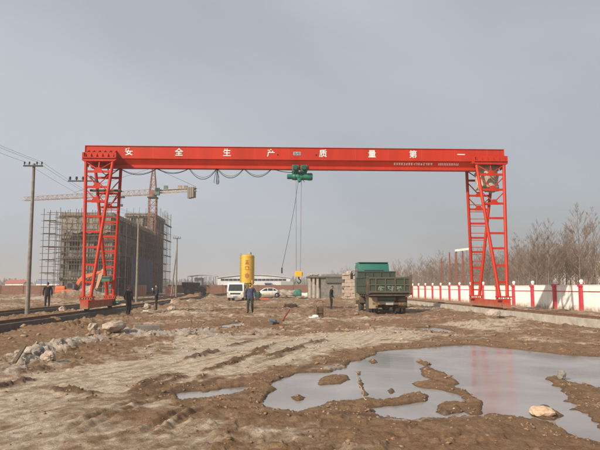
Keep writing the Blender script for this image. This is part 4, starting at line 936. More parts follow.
def excavator():
    Y = 70; c = at(71, 299, Y); z0 = gz(c.x, Y)
    t = thing('excavator', 'orange excavator with raised bent boom behind the left crane leg', 'excavator', (c.x, Y, 0)); z0 = 0.0
    X = lambda px: at(px, 290, Y).x
    for dy in (-1.0, 1.0):
        tr = MB().prism([(X(57), .45+z0), (X(57)+.3, .85+z0), (X(82)-.3, .85+z0), (X(82), .45+z0), (X(82)-.35, .06+z0), (X(57)+.35, .06+z0)], Y+dy-.28, Y+dy+.28).build('track', RUBBER, t, bevel=.05)
        for i in range(5): MB().lathe([(.17,-.3),(.17,.3)], (X(60)+i*.5, Y+dy, .35+z0), (0,1,0), 12).build('track_roller', TRUST, tr)
    MB().lathe([(.6,0),(.6,.2)], (X(69), Y, .85+z0), n=18).build('slew_ring', DARK, t)
    hs_ = MB().box(X(58), X(76), Y-1.1, Y+1.1, 1.05+z0, 1.42+z0).build('upper_deck', ORANGE, t, bevel=.05)
    MB().box(X(58.5), X(68), Y-1.1, Y+1.1, 1.425+z0, 1.80+z0).build('engine_cover', ORANGE, t, bevel=.08)
    cb = MB().prism([(X(69.5), 1.43+z0), (X(69.5), 2.15+z0), (X(70)+.1, 2.25+z0), (X(77)-.25, 2.25+z0), (X(77)+.05, 1.9+z0), (X(77), 1.43+z0)], Y-1.05, Y-.1).build('cab', mat('cab_dusty_dark', (.10,.09,.08), .5), t, bevel=.03)
    MB().box(X(70.3), X(75.3), Y-1.065, Y-1.045, 1.6+z0, 2.12+z0).build('cab_window', GLASSD, cb)
    b = [at(75, 289.5, Y), at(79.5, 281, Y), at(84, 277, Y), at(93, 274.2, Y), at(101.5, 271.5, Y)]
    wd = [.34, .40, .46, .36, .22]
    bm_ = MB(); vs = []
    for i, (p, w) in enumerate(zip(b, wd)):
        d = (b[min(i+1, 4)] - b[max(i-1, 0)]).normalized(); nrm_ = Vector((-d.z, 0, d.x))
        for s, dy in ((1,-.17), (1,.17), (-1,.17), (-1,-.17)): vs.append(p + nrm_*s*w/2 + Vector((0, dy, 0)))
    fs = [(0,1,2,3), (19,18,17,16)] + [(i*4+j, i*4+(j+1) % 4, i*4+4+(j+1) % 4, i*4+4+j) for i in range(4) for j in range(4)]
    bm_.add(vs, fs).build('boom', ORANGE, t, bevel=.02)
    MB().tube([at(77, 290, Y-.3), at(84, 279.5, Y-.3)], [.09, .06], 10).build('boom_cylinder', DARK, t, smooth='auto')
    MB().tube([at(86, 274.5, Y), at(99.5, 269.5, Y)], [.09, .05], 10).build('stick_cylinder', DARK, t, smooth='auto')
    s0, s1, s2 = at(103.2, 269.0, Y), at(101, 274, Y), at(96.2, 290, Y)
    vs = []
    for i, (p, w) in enumerate(zip((s0, s1, s2), (.16, .46, .24))):
        d = (s2 - s0).normalized(); nrm_ = Vector((-d.z, 0, d.x))
        for s, dy in ((1,-.14), (1,.14), (-1,.14), (-1,-.14)): vs.append(p + nrm_*s*w/2 + Vector((0, dy, 0)))
    MB().add(vs, [(0,1,2,3), (11,10,9,8)] + [(i*4+j, i*4+(j+1) % 4, i*4+4+(j+1) % 4, i*4+4+j) for i in range(2) for j in range(4)]).build('stick', mat('faded_orange', (.52,.24,.12), .6, scale=2, col2=(.42,.27,.17)), t, bevel=.02)
    k = at(95, 291.5, Y)
    bk = MB().prism([(k.x-.38, k.z+.35), (k.x+.28, k.z+.40), (k.x+.42, k.z-.1), (k.x+.15, k.z-.58), (k.x-.22, k.z-.62), (k.x-.48, k.z-.2)], Y-.4, Y+.4).build('bucket', TANST, t, bevel=.04)
    for i in range(4): MB().bar((k.x-.30, Y-.33+i*.22, k.z-.58), (k.x-.42, Y-.33+i*.22, k.z-.80), .07, .05).build('bucket_tooth', TANST, bk)
    MB().tube([at(103, 275, Y), at(98.5, 287, Y)], [.08, .045], 10).build('bucket_cylinder', DARK, t, smooth='auto')
excavator()

def far_dumper():
    Y = 108; c = at(192, 296.4, Y); z0 = gz(c.x, Y); X = lambda px: at(px, 290, Y).x
    t = thing('dumper', 'dark far-off dumper with large wheels behind the sand heap', 'dumper', (c.x, Y, z0))
    for dy in (-1.0, 1.0):
        for px, r in ((189.2, .80), (202.4, .52)):
            w = MB().lathe([(.0,-.2),(r*.5,-.2),(r*.55,-.16),(r*.9,-.2),(r,-.12),(r,.12),(r*.9,.2),(.0,.2)], (X(px), Y+dy, r+z0), (0,1,0), 22).build('wheel', RUBBER, t, smooth='auto')
            MB().lathe([(.0,-.215),(r*.45,-.21),(r*.45,.21),(.0,.215)], (X(px), Y+dy, r+z0), (0,1,0), 14).build('rim', mat('dark_rim', (.12,.11,.10), .7), w)
    MB().prism([(X(183), 1.75+z0), (X(182.3), 2.35+z0), (X(183), 2.5+z0), (X(199), 2.42+z0), (X(199.8), 2.2+z0), (X(196), 1.3+z0), (X(184.5), 1.3+z0)], Y-1.1, Y+1.1).build('skip', mat('dumper_dark_paint', (.055,.04,.035), .8), t, bevel=.04)
    MB().box(X(185), X(206), Y-.5, Y+.5, .9+z0, 1.25+z0).build('chassis', DARK, t)
    cv = MB().prism([(X(199.5), 1.0+z0), (X(199.5), 1.7+z0), (X(203), 1.75+z0), (X(206), 1.35+z0), (X(206.3), 1.0+z0)], Y-.55, Y+.55).build('engine_cover', mat('dumper_dark_paint', (.055,.04,.035), .8), t, bevel=.03)
    MB().bar((X(199), Y-.3, 1.7+z0), (X(200.6), Y-.3, 2.6+z0), .05).build('steering_column', DARK, t)
    MB().box(X(197.5), X(199.5), Y-.3, Y+.3, 1.3+z0, 1.5+z0).build('seat', DARK, t, bevel=.03)
far_dumper()

# ================================================================== PEOPLE
CL = {}
def cloth(name, c): 
    if name not in CL: CL[name] = mat(name, c, .9, scale=9, col2=tuple(v*.6 for v in c), bump=.35, bscale=14)
    return CL[name]
def person(label, px, py, H, rz, jacket, trousers, pose, hairm=HAIR, zoff=None, hold=None):
    p = G(px, py, zoff if zoff is not None else 0.06)
    z0 = gz(p.x, p.y); s = H / 1.75
    J = dict(pose)
    t = thing('person', label, 'person', (p.x, p.y, z0 - .01), rz=rz, world=False)
    # skeleton, facing -Y, left side of the body at +X
    pel = Vector((0, 0, .93)); lean = J.get('lean', 0.0)
    ch = Vector((0, -lean*.45, 1.27)); ne = Vector((0, -lean*.62 - .0, 1.45)); 
    V = []; Rr = []; K = []; E = []
    def add(co, r, k, par=None):
        V.append(Vector(co)); Rr.append(r); K.append(k)
        if par is not None: E.append((par, len(V)-1))
        return len(V)-1
    i_p = add(pel, (.178, .135), 'T')
    i_w = add((0, -lean*.2, 1.07), (.172, .13), 'J', i_p)
    i_c = add(ch, (.205, .145), 'J', i_w)
    i_s = add((0, ch.y - lean*.1, 1.40), (.14, .11), 'J', i_c)
    i_n = add(ne + Vector((0, .0, .03)), (.058, .058), 'S', i_s)
    hands = []
    for sd, nm in ((1, 'L'), (-1, 'R')):
        hip = add((sd*.095, 0, .86), (.105, .115), 'T', i_p)
        kn = J.get('knee'+nm, (sd*.11, -.03, .49)); an = J.get('ankle'+nm, (sd*.12, 0, .09)); to = J.get('toe'+nm, (sd*.145, -.15, .035))
        k_ = add(kn, (.076, .082), 'T', hip); c_ = add(Vector(kn).lerp(Vector(an), .35) + Vector((0, .012, 0)), (.07, .076), 'T', k_)
        a_ = add(an, (.056, .062), 'T', c_); h_ = add(Vector(an) + Vector((0, .03, -.045)), (.042, .042), 'B', a_)
        add(to, (.042, .034), 'B', h_)
        sh = add((sd*.20, ch.y - lean*.12, 1.395), (.072, .075), 'J', i_s)
        el = J.get('elbow'+nm, (sd*.27, .03, 1.11)); wr = J.get('wrist'+nm, (sd*.275, -.05, .86))
        e_ = add(el, (.062, .062), 'J', sh); w_ = add(wr, (.05, .05), 'J', e_)
        d = (Vector(wr) - Vector(el)).normalized(); ha = Vector(wr) + d * .075
        add(ha, (.040, .028), 'S', w_); hands.append((Vector(wr), ha, d, sd))
    me = bpy.data.meshes.new('skel'); me.from_pydata([tuple(v) for v in V], E, [])
    o = bpy.data.objects.new('skel', me); C.objects.link(o)
    sk = o.modifiers.new('s', 'SKIN'); sk.use_smooth_shade = True
    for i, r in enumerate(Rr): me.skin_vertices[0].data[i].radius = r
    me.skin_vertices[0].data[0].use_root = True
    sb = o.modifiers.new('ss', 'SUBSURF'); sb.levels = 2; sb.render_levels = 2
    dg = bpy.context.evaluated_depsgraph_get(); ev = bpy.data.meshes.new_from_object(o.evaluated_get(dg))
    bpy.data.objects.remove(o)
    mb = MB()
    segs = [(V[a], V[b], K[b]) for a, b in E]
    def cls(c):
        best = None
        for a, b, k in segs:
            ab = b - a; tt = max(0, min(1, (c-a).dot(ab) / max(ab.length_squared, 1e-9))); d = (c - a - ab*tt).length
            if best is None or d < best[0]: best = (d, k)
        k = best[1]
        if k == 'J' and c.z < .84 and abs(c.x) < .2: k = 'T'
        if k == 'T' and c.z > .82: k = 'J'
        return {'J': 0, 'T': 1, 'S': 2, 'B': 3}[k]
    vs_ = [v.co.copy() for v in ev.vertices]
    # cloth folds
    for i, c in enumerate(vs_):
        f = .006 * math.sin(c.z*41 + c.x*13) * math.sin(c.x*29 + c.y*31 + c.z*9); n_ = ev.vertices[i].normal; vs_[i] = c + n_ * f
    o_ = 0
    for pl in ev.polygons:
        pass
    mb.v = [tuple(v) for v in vs_]; mb.f = [tuple(pl.vertices) for pl in ev.polygons]; mb.mi = [cls(Vector(pl.center)) for pl in ev.polygons]
    bpy.data.meshes.remove(ev)
    # fingers and thumbs
    for wr, ha, d, sd in hands:
        side = Vector((0, -1, 0)) if abs(d.y) < .7 else Vector((0, 0, 1)); side = (side - d*side.dot(d)).normalized(); pal = d.cross(side) * sd
        for k, ln in enumerate((.072, .08, .075, .058)):
            b = ha + side * (.030 - .020*k) + d*.01; m_ = b + d*ln*.55 + pal*-.008; e2 = b + d*ln*.92 + pal*-.032
            mb.tube([b, m_, e2], [.0095, .009, .007], 6, mi=2)
        b = wr + d*.03 + side*.03; mb.tube([b, b + side*.025 + d*.03, b + side*.03 + d*.06 - pal*.012], [.012, .011, .008], 6, mi=2)
    # head
    tilt = J.get('head_tilt', 0.0); turn = J.get('head_turn', 0.0)
    HM = Matrix.Translation(ne + Vector((0, 0, .06))) @ Matrix.Rotation(turn, 4, 'Z') @ Matrix.Rotation(tilt, 4, 'X')
    bm = bmesh.new(); bmesh.ops.create_uvsphere(bm, u_segments=20, v_segments=16, radius=1)
    hv = []
    for v in bm.verts:
        c = v.co; x, y, z = c.x*.077, c.y*.096, c.z*.118
        jaw = max(0, -c.z); x *= 1 - .28*jaw; 
        if c.y < 0: y = y*(1 - .10*jaw) 
        if c.y > 0: y *= 1 - .35*jaw
        n_ = math.exp(-((c.x/.16)**2 + ((c.z+.12)/.20)**2)) if c.y < -.5 else 0; y -= .024*n_
        br_ = math.exp(-((c.z-.18)/.12)**2) if c.y < -.4 else 0; y -= .005*br_
        eye = math.exp(-(((abs(c.x)-.38)/.13)**2 + ((c.z-.02)/.09)**2)) if c.y < -.4 else 0; y += .008*eye
        mo = math.exp(-((c.x/.3)**2 + ((c.z+.45)/.05)**2)) if c.y < -.4 else 0; y += .005*mo
        hv.append(HM @ Vector((x, y, z + .115)))
    hf = [tuple(v.index for v in f.verts) for f in bm.faces]; bm.free()
    mb.add(hv, hf, 2)
    for sd in (-1, 1):
        mb.lathe([(.012,-.006),(.03,-.004),(.032,.004),(.012,.008)], HM @ Vector((sd*.079, .008, .112)), (HM.to_3x3() @ Vector((sd, .25, 0))), 10, 2)
    bd = mb.build('body', [jacket, trousers, SKIN, mat('dark_shoes', (.03,.025,.02), .7)], t, smooth=True)
    bd.data.transform(Matrix.Diagonal((s, s, s, 1)))
    fx = MB()
    for sd in (-1, 1): fx.lathe([(.0,0),(.009,.0),(.007,.004),(0,.005)], HM @ Vector((sd*.030, -.0875, .118)), HM.to_3x3() @ Vector((0,-1,0)), 8)
    e = fx.build('eyes', HAIR, t); e.data.transform(Matrix.Diagonal((s, s, s, 1)))
    bm = bmesh.new(); bmesh.ops.create_uvsphere(bm, u_segments=20, v_segments=14, radius=1); q = random.Random(int(px))
    bmesh.ops.delete(bm, geom=[v for v in bm.verts if v.co.z < (-.42 if v.co.y > .1 else (.42 if v.co.y < -.35 else .02))], context='VERTS')
    hvs = [HM @ (Vector((v.co.x*.083, v.co.y*.102 + .004, v.co.z*.124 + .117)) * (1 + q.uniform(-.012, .03))) for v in bm.verts]; bm.verts.index_update()
    hfs = [tuple(v.index for v in f.verts) for f in bm.faces]; bm.free()
    h = MB().add(hvs, hfs).build('hair', hairm, t, smooth=True); h.data.transform(Matrix.Diagonal((s, s, s, 1)))
    # collar, jacket hem
    co_ = MB().lathe([(.062,0),(.088,.0),(.082,.055),(.066,.06)], ne + Vector((0, .005, -.035)), (0, lean*.4 * -1, 1), 14).build('collar', jacket, t, smooth='auto'); co_.data.transform(Matrix.Diagonal((s, s, s, 1)))
    return t
NAVY = cloth('navy_work_jacket', (.014, .016, .026)); BLK = cloth('black_coat', (.011, .011, .012)); DTR = cloth('dark_trousers', (.014, .014, .019))
BJ = cloth('blue_grey_jacket', (.045, .058, .10)); GTR = cloth('olive_dark_trousers', (.030, .030, .024)); SLATE = cloth('dark_blue_coat', (.017, .021, .034))
person('man in dark navy clothes standing behind the outer track at far left', 47, 307.6, 1.74, R(200), NAVY, DTR, dict(head_tilt=R(8)), zoff=.28)
person('man in dark jacket with reddish hair beside the left crane leg', 128, 314.8, 1.80, R(150), BLK, DTR,
       dict(ankleL=(.15, -.05, .09), toeL=(.18, -.20, .035), ankleR=(-.13, .06, .09), toeR=(-.16, -.08, .035), elbowL=(.30, .05, 1.12), elbowR=(-.29, .06, 1.12), wristL=(.30, -.05, .90), head_tilt=R(10)), hairm=mat('reddish_hair', (.06,.018,.012), .6))
person('man in dark blue coat raising a white cup to his face', 156.3, 311, 1.74, R(-75), SLATE, DTR,
       dict(elbowR=(-.25, -.12, 1.12), wristR=(-.10, -.24, 1.34), elbowL=(.26, .02, 1.12), wristL=(.26, -.14, .90), head_tilt=R(6)))
person('man in blue-grey jacket walking towards the camera beside the light truck', 250.2, 315.6, 1.76, R(-6), BJ, GTR,
       dict(kneeR=(-.11, -.14, .50), ankleR=(-.11, -.20, .10), toeR=(-.13, -.36, .05), kneeL=(.11, -.02, .48), ankleL=(.11, .16, .12), toeL=(.13, .02, .035),
            elbowL=(.29, .06, 1.12), wristL=(.27, -.10, .92), elbowR=(-.30, .08, 1.13), wristR=(-.30, .02, .90), head_tilt=R(12)))
person('man in black standing in profile with bowed head left of the dump truck', 331.2, 310.2, 1.74, R(78), BLK, DTR,
       dict(lean=.05, head_tilt=R(26), elbowL=(.24, .02, 1.13), wristL=(.20, -.14, .92), elbowR=(-.24, .03, 1.13), wristR=(-.22, -.12, .90), ankleL=(.10, .02, .09), ankleR=(-.10, -.03, .09)))

# ================================================================== BUILDINGS UNDER CONSTRUCTION
def block(label, x0, x1, y0, y1, h, floors, nbx, nby, wallm, frontm):
    t = thing('unfinished_building', label, 'building', ((x0+x1)/2, y0, 0))
    fh = h / floors
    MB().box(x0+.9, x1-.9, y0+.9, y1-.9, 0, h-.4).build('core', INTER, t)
    for k in range(floors + 1):
        z = k*fh; e = .06 if k < floors else .35
        sl = MB().box(x0-e, x1+e, y0-e, y1+e, z-.16, z+.16).build('floor_slab', CONCG, t)
    MB().box(x0-.2, x1+.2, y0-.2, y0+.02, h+.165, h+.55).build('parapet', CONCG, t); MB().box(x1-.02, x1+.2, y0+.03, y1, h+.165, h+.55).build('parapet', CONCG, t)
    q = random.Random(int(h*10))
    colh = fh - .32
    def bays(n, a, b): return [a + (b-a)*i/n for i in range(n+1)]
    cme = MB().box(-.25, .25, -.25, .25, 0, colh).build('column', CONCG, None); cm_ = cme.data; bpy.data.objects.remove(cme)
    for k in range(floors):
        zb = k*fh + .162
        bx = bays(nbx, x0+.26, x1-.26); by = bays(nby, y0+.26, y1-.26)
        for x in bx: piece('column', cm_, t, (x, y0+.26, zb))
        for y in by[1:]: piece('column', cm_, t, (x1-.26, y, zb))
        for a, b in zip(bx[:-1], bx[1:]):
            ww = (b-a) * .42; c = (a+b)/2; yy0, yy1 = y0+.10, y0+.32
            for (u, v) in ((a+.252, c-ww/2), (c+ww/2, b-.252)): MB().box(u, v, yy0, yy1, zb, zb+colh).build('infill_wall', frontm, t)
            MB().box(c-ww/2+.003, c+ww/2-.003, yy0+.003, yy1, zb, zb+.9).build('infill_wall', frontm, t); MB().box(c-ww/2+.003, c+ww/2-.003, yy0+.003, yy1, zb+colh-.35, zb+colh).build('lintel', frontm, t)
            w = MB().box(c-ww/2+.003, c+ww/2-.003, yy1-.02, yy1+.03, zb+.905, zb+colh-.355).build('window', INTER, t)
            MB().box(c-.03, c+.03, yy1-.07, yy1-.025, zb+.91, zb+colh-.36).build('window_post', CONCG, w)
        for a, b in zip(by[:-1], by[1:]):
            ww = (b-a) * .46; c = (a+b)/2; xx0, xx1 = x1-.32, x1-.10
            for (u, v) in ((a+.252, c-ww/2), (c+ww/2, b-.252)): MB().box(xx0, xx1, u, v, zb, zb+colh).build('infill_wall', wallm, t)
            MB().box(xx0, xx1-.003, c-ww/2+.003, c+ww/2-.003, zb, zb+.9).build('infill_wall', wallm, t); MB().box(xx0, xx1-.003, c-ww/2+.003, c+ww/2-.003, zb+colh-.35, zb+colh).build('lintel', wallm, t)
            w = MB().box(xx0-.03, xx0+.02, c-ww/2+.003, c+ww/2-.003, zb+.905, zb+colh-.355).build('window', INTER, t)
            MB().box(xx0+.025, xx0+.07, c-.03, c+.03, zb+.91, zb+colh-.36).build('window_post', CONCG, w)
    return t
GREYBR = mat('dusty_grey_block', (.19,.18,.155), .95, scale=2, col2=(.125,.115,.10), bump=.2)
B1 = (-29.9, -22.85, 85.0, 113.0, 11.5); B2 = (-31.6, -26.0, 128.0, 141.0, 16.8)
block('grey unfinished building wrapped in scaffolding left, behind the left crane leg', *B1, 4, 2, 8, GREYBR, GREYBR)
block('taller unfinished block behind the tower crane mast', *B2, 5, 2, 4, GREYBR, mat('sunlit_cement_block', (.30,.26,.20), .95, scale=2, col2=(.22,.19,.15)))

def scaffold(label, planes, group='scaffolding'):
    """planes: list of (p0, p1, height, bay, lift, plank levels)"""
    p0 = planes[0][0]; t = thing('scaffold', label, 'scaffold', (p0[0], p0[1], 0), group=group); q = random.Random(int(p0[0]*7+p0[1]))
    for a, b, h, bay, lift, pl in planes:
        a = Vector((*a, 0)); b = Vector((*b, 0)); L = (b-a).length; n = max(1, round(L/bay)); d = (b-a)/n; dn = (b-a).normalized()
        me = MB().tube([(0,0,-.3),(0,0,h)], .04, 5).build('upright', SCAF, None); um = me.data; bpy.data.objects.remove(me)
        for i in range(n+1): piece('upright', um, t, a + d*i + Vector((0,0,q.uniform(-.3,.5))), (q.uniform(-.006,.006), q.uniform(-.006,.006), 0))
        me = MB().tube([-dn*.4, dn*(L+.4)], .035, 5).build('ledger', SCAF, None); lm = me.data; bpy.data.objects.remove(me)
        k = 0; z = lift
        while z < h:
            piece('ledger', lm, t, a + Vector((q.uniform(-.1,.1)*dn.x, q.uniform(-.1,.1)*dn.y, z))); z += lift
        for z in pl:
            MB().bar(a + Vector((0,.0,z+.07)), b + Vector((0,.0,z+.07)), .6, .05).build('scaffold_board', WOOD, t)
    return t
scaffold('pole scaffolding across the front of the grey unfinished building', [((-29.9, 84.2), (-22.6, 84.2), 12.3, .72, .8, [2.9, 5.8, 8.7, 11.4]), ((-29.9, 83.1), (-22.6, 83.1), 12.0, .72, .8, [])])
scaffold('projecting scaffold tower at the left corner of the grey building', [((-32.0, 84.0), (-30.4, 84.0), 12.2, .8, .9, [1.8, 3.6, 5.4, 7.2, 9.0, 10.8]), ((-32.0, 86.2), (-30.4, 86.2), 12.4, .8, 1.75, [1.8, 3.6, 5.4, 7.2, 9.0, 10.8])])
scaffold('dark scaffolding along the shaded side of the grey building', [((-21.9, 85.5), (-21.9, 112.5), 11.8, 1.6, 1.5, [3.0, 6.0, 9.0]), ((-21.0, 85.5), (-21.0, 112.5), 11.6, 1.2, 1.0, [])])
scaffold('thin scaffolding on the right flank of the taller block', [((-25.2, 128), (-25.2, 140), 18.5, 1.6, 1.7, [3.4, 6.8, 10.2, 13.6]), ((-24.0, 130), (-24.0, 139), 18.0, 1.6, 1.7, [1.7, 5.1, 8.5, 11.9, 15.3])])
scaffold('scaffold uprights on the roof edge of the taller block', [((-31.4, 127.6), (-26.2, 127.6), 18.3, 1.3, 1.7, [])])
# hanging nets
def net(name, label, a, b, z0, z1, m, seed):
    a = Vector(a); b = Vector(b); nx, nz = 26, 12; q = random.Random(seed); vs = []
    nr = Vector((-(b-a).y, (b-a).x, 0)).normalized(); ph = q.uniform(0, 6)
    for side in (0, .02):
        for j in range(nz+1):
            for i in range(nx+1):
                p = a.lerp(b, i/nx); k = .07*math.sin(i*1.3+ph+j*.4) + .05*math.sin(j*1.9+i*.7); vs.append((p.x + nr.x*(k+side), p.y + nr.y*(k+side), z0 + (z1-z0)*j/nz + .12*math.sin(i*.9+ph)*(j in (0, nz))))
    o = (nx+1)*(nz+1); fs = []
    for s in (0, 1):
        for j in range(nz):
            for i in range(nx): 
                f = (s*o+j*(nx+1)+i, s*o+j*(nx+1)+i+1, s*o+(j+1)*(nx+1)+i+1, s*o+(j+1)*(nx+1)+i); fs.append(f if s else f[::-1])
    return tag(MB().add(vs, fs).build(name, m, smooth=True), label, 'net')
net('safety_net', 'dark blue safety net hung on the lower shaded side of the building', (-20.85, 88), (-20.85, 104), .8, 6.2, NETB, 3)
net('safety_net', 'grey dusty net on the upper front of the grey building', (-29.6, 84.02), (-22.8, 84.02), 9.2, 11.3, NETG, 5)

# ================================================================== TOWER CRANE
def tower_crane():
    m_o = mat('tower_crane_paint', (.22,.085,.05), .65, scale=1, col2=(.16,.07,.045)); m_w = mat('tower_crane_pale', (.40,.30,.17), .6, scale=2, col2=(.30,.20,.11))
    c = at(150.3, 299, 108); x, y = c.x, 108.0
    t = thing('tower_crane', 'distant tower crane with long jib standing between the unfinished buildings', 'tower crane', (x, y, 0))
    def lattice(a, b, w0, w1, seg, r, tri=False, rb=None):
        a = Vector(a); b = Vector(b); d = (b-a).normalized(); u = Vector((0,0,1)) if abs(d.z) < .9 else Vector((0,1,0)); sx = d.cross(u).normalized(); sy = sx.cross(d)
        L = (b-a).length; n = max(1, round(L/seg)); mb = MB(); cor = [(-1,-1),(1,-1),(1,1),(-1,1)] if not tri else [(-1,-1),(1,-1),(0,1)]
        def P(i, k): w = w0 + (w1-w0)*i/n; return a + d*(L*i/n) + sx*cor[k][0]*w/2 + sy*cor[k][1]*w/2
        m = len(cor)
        for k in range(m): mb.bar(P(0,k), P(n,k), r*2)
        for i in range(n):
            for k in range(m):
                k2 = (k+1) % m; mb.bar(P(i,k), P(i,k2), rb or r); mb.bar(P(i,k) if i % 2 else P(i,k2), P(i+1,k2) if i % 2 else P(i+1,k), rb or r)
        return mb
    lattice((x, y, 0), (x, y, 17.6), 1.25, 1.25, 1.3, .075, rb=.07).build('mast', m_o, t)
    lattice((x, y, 19.0), (x, y, 23.2), 1.1, .35, 1.0, .065, rb=.06).build('tower_head', m_o, t)
    MB().box(x-.85, x+.85, y-.85, y+.85, 17.6, 17.8).build('slew_platform', DARK, t); MB().lathe([(.7,0),(.7,.5)], (x, y, 17.81), n=16).build('slew_ring', m_o, t)
    MB().box(x-.6, x+.6, y-.6, y+.6, 18.32, 18.98).build('turntable', m_o, t)
    ck = MB().box(x+.6, x+1.4, y-1.5, y-.7, 18.0, 19.3).build('cabin', mat('cabin_green', (.08,.16,.11), .5), t, bevel=.04); MB().box(x+.7, x+1.3, y-1.515, y-1.498, 18.6, 19.2).build('cabin_window', GLASSD, ck)
    dj = Vector((-24.0, 8.6, 0)).normalized()
    jb = Vector((x, y, 18.75))
    lattice(jb + dj*.6, jb + dj*28.5, .95, .7, 1.1, .045, tri=True, rb=.04).build('jib', mat('jib_faded_red', (.25,.165,.115), .7, scale=1, col2=(.20,.12,.085)), t)
    ce = jb - dj*8.6
    lattice(jb - dj*.6, ce, .5, .5, .9, .05, rb=.04).build('counter_jib', m_w, t)
    MB().bar(jb - dj*.8 + Vector((0,0,.25)), ce + Vector((0,0,.25)), .9, .08).build('counter_jib_deck', m_w, t)
    for k in range(3):
        q_ = jb - dj*(7.3 + k*.42); MB().bar(q_ + Vector((0,0,.45)), q_ + Vector((0,0,-1.5 + .06*k)), 1.0, .36, up=(dj.x, dj.y, 0)).build('counterweight', mat('counterweight_concrete', (.20,.17,.14), .9), t)
    for k, (dd, hh, mm) in enumerate(((2.6, .7, 'cabin_green'), (5.4, .6, 'muddy_tan_steel'), (6.6, .5, 'concrete_grey'))):
        q_ = jb - dj*dd; MB().bar(q_ + Vector((-.35,0,.292+hh/2)), q_ + Vector((.35,0,.292+hh/2)), .5, hh).build('winch_box', MATS[mm], t)
    top = Vector((x, y, 23.2))
    MB().tube([top, jb + dj*17 + Vector((0,0,.7))], .03, 5).build('tie_bar', DARK, t); MB().tube([top, ce + Vector((0,0,.5))], .03, 5).build('tie_bar', DARK, t)
    tro = jb + dj*6.5 - Vector((0,0,.65)); MB().box(tro.x-.5, tro.x+.5, tro.y-.4, tro.y+.4, tro.z-.15, tro.z+.1).build('jib_trolley', DARK, t)
    MB().tube([tro, tro - Vector((0,0,1.3))], .025, 5).build('hoist_rope', CABLE, t); MB().box(tro.x-.25, tro.x+.25, tro.y-.15, tro.y+.15, tro.z-1.75, tro.z-1.3).build('hook_block', DARK, t, bevel=.05)
tower_crane()

# ================================================================== SILO
def silo():
    Y = 86; c = at(247.2, 270, Y); x = c.x; r = 1.02; zt = at(247, 255.5, Y).z; zb = at(247, 283, Y).z
    t = thing('cement_silo', 'yellow cement silo with red lettering behind the white light truck', 'silo', (x, Y, 0))
    b = MB().lathe([(r, zb), (r, zt-.15), (r*.96, zt), (r*.2, zt+.22), (.0, zt+.22)], (x, Y, 0), n=28).build('silo_body', mat('silo_yellow', (.58,.34,.018), .5, scale=.8, col2=(.47,.28,.02), streak=True), t, smooth='auto')
    for z in (zb+.05, (zb+zt)/2, zt-.2): MB().lathe([(r+.03, z-.04), (r+.03, z+.04)], (x, Y, 0), n=28).build('stiffening_ring', YEL, b, smooth='auto')
    MB().lathe([(r, zb), (.22, zb-1.25), (.20, zb-1.6)], (x, Y, 0), n=24).build('hopper', mat('hopper_yellow', (.36,.25,.03), .6), t, smooth='auto')
    for k in range(4):
        a = math.pi/4 + k*math.pi/2; MB().bar((x+math.cos(a)*r*.98, Y+math.sin(a)*r*.98, 0), (x+math.cos(a)*r*.98, Y+math.sin(a)*r*.98, zb+.4), .14).build('support_leg', YEL, t)
    for s in (-1, 1): MB().bar((x-.7, Y-.7*0-.72, .4 if s > 0 else zb-.3), (x+.7, Y-.72, zb-.3 if s > 0 else .4), .07).build('cross_brace', YEL, t)
    MB().lathe([(.25,0),(.25,.35),(.0,.4)], (x+.35, Y, zt+.1), n=12).build('dust_filter', GREYP, t)
    lad = MB()
    for dx in (-.16, .16): lad.bar((x-r*.86+dx*.5, Y-r*.56+dx, .3), (x-r*.86+dx*.5, Y-r*.56+dx, zt+.3), .05)
    for z in np.arange(.5, zt, .35): lad.bar((x-r*.86-.08, Y-r*.56-.16, z), (x-r*.86+.08, Y-r*.56+.16, z), .03)
    lad.build('ladder', mat('silo_ladder', (.16,.15,.06), .7), t)
    q = random.Random(9); rd = mat('silo_red_lettering', (.44,.10,.02), .6)
    for i, z in enumerate((zt-1.0, (zt+zb)/2+.1, zb+1.0)):     # three red characters, one below the other
        w = MB()
        def cyl(u, zz): a = -math.pi/2 + u/r; return Vector((x + math.cos(a)*(r+.012), Y + math.sin(a)*(r+.012), zz))
        strokes = [((-.30,.28),(.30,.28)), ((-.30,-.20),(.30,-.20)), ((-.30,.28),(-.30,-.20)), ((.30,.28),(.30,-.20))]
        if i == 0: strokes = [((-.32,.25),(.32,.25)), ((0,.42),(0,-.42)), ((-.32,-.05),(.32,-.05)), ((0,.0),(-.34,-.4)), ((0,.0),(.34,-.4))]
        if i == 2: strokes += [((0,.45),(0,-.45)), ((-.3,.04),(.3,.04))]
        for (a, b_), (c_, d_) in strokes:
            pts = [cyl(a*.75 + (c_-a)*.75*k/4, z + b_*.85 + (d_-b_)*.85*k/4) for k in range(5)]; w.tube(pts, .034, 5)
        w.build('red_character', rd, b)
silo()

# ================================================================== WALLS, SHEDS, WAREHOUSE
def brick_wall(label, x0, x1, y, h, cope=True):
    t = thing('brick_wall', label, 'wall', ((x0+x1)/2, y, 0))
    n = int((x1-x0)/4); w = (x1-x0)/n
    for i in range(n):
        MB().box(x0+i*w+.2, x0+(i+1)*w-.2, y-.1, y+.1, -.2, h).build('wall_panel', BRICKR, t)
        MB().box(x0+i*w-.19, x0+i*w+.19, y-.17, y+.17, -.2, h+.06).build('pier', BRICKR, t)
        if cope: MB().box(x0+i*w+.2, x0+(i+1)*w-.2, y-.15, y+.15, h+.002, h+.09).build('coping', CONC, t)
    return t
brick_wall('brown brick wall with pale coping at the far left behind the tracks', -86, -34, 112, 1.95)
brick_wall('long brown brick wall before the white warehouse', -24, 20, 138, 2.15, False)

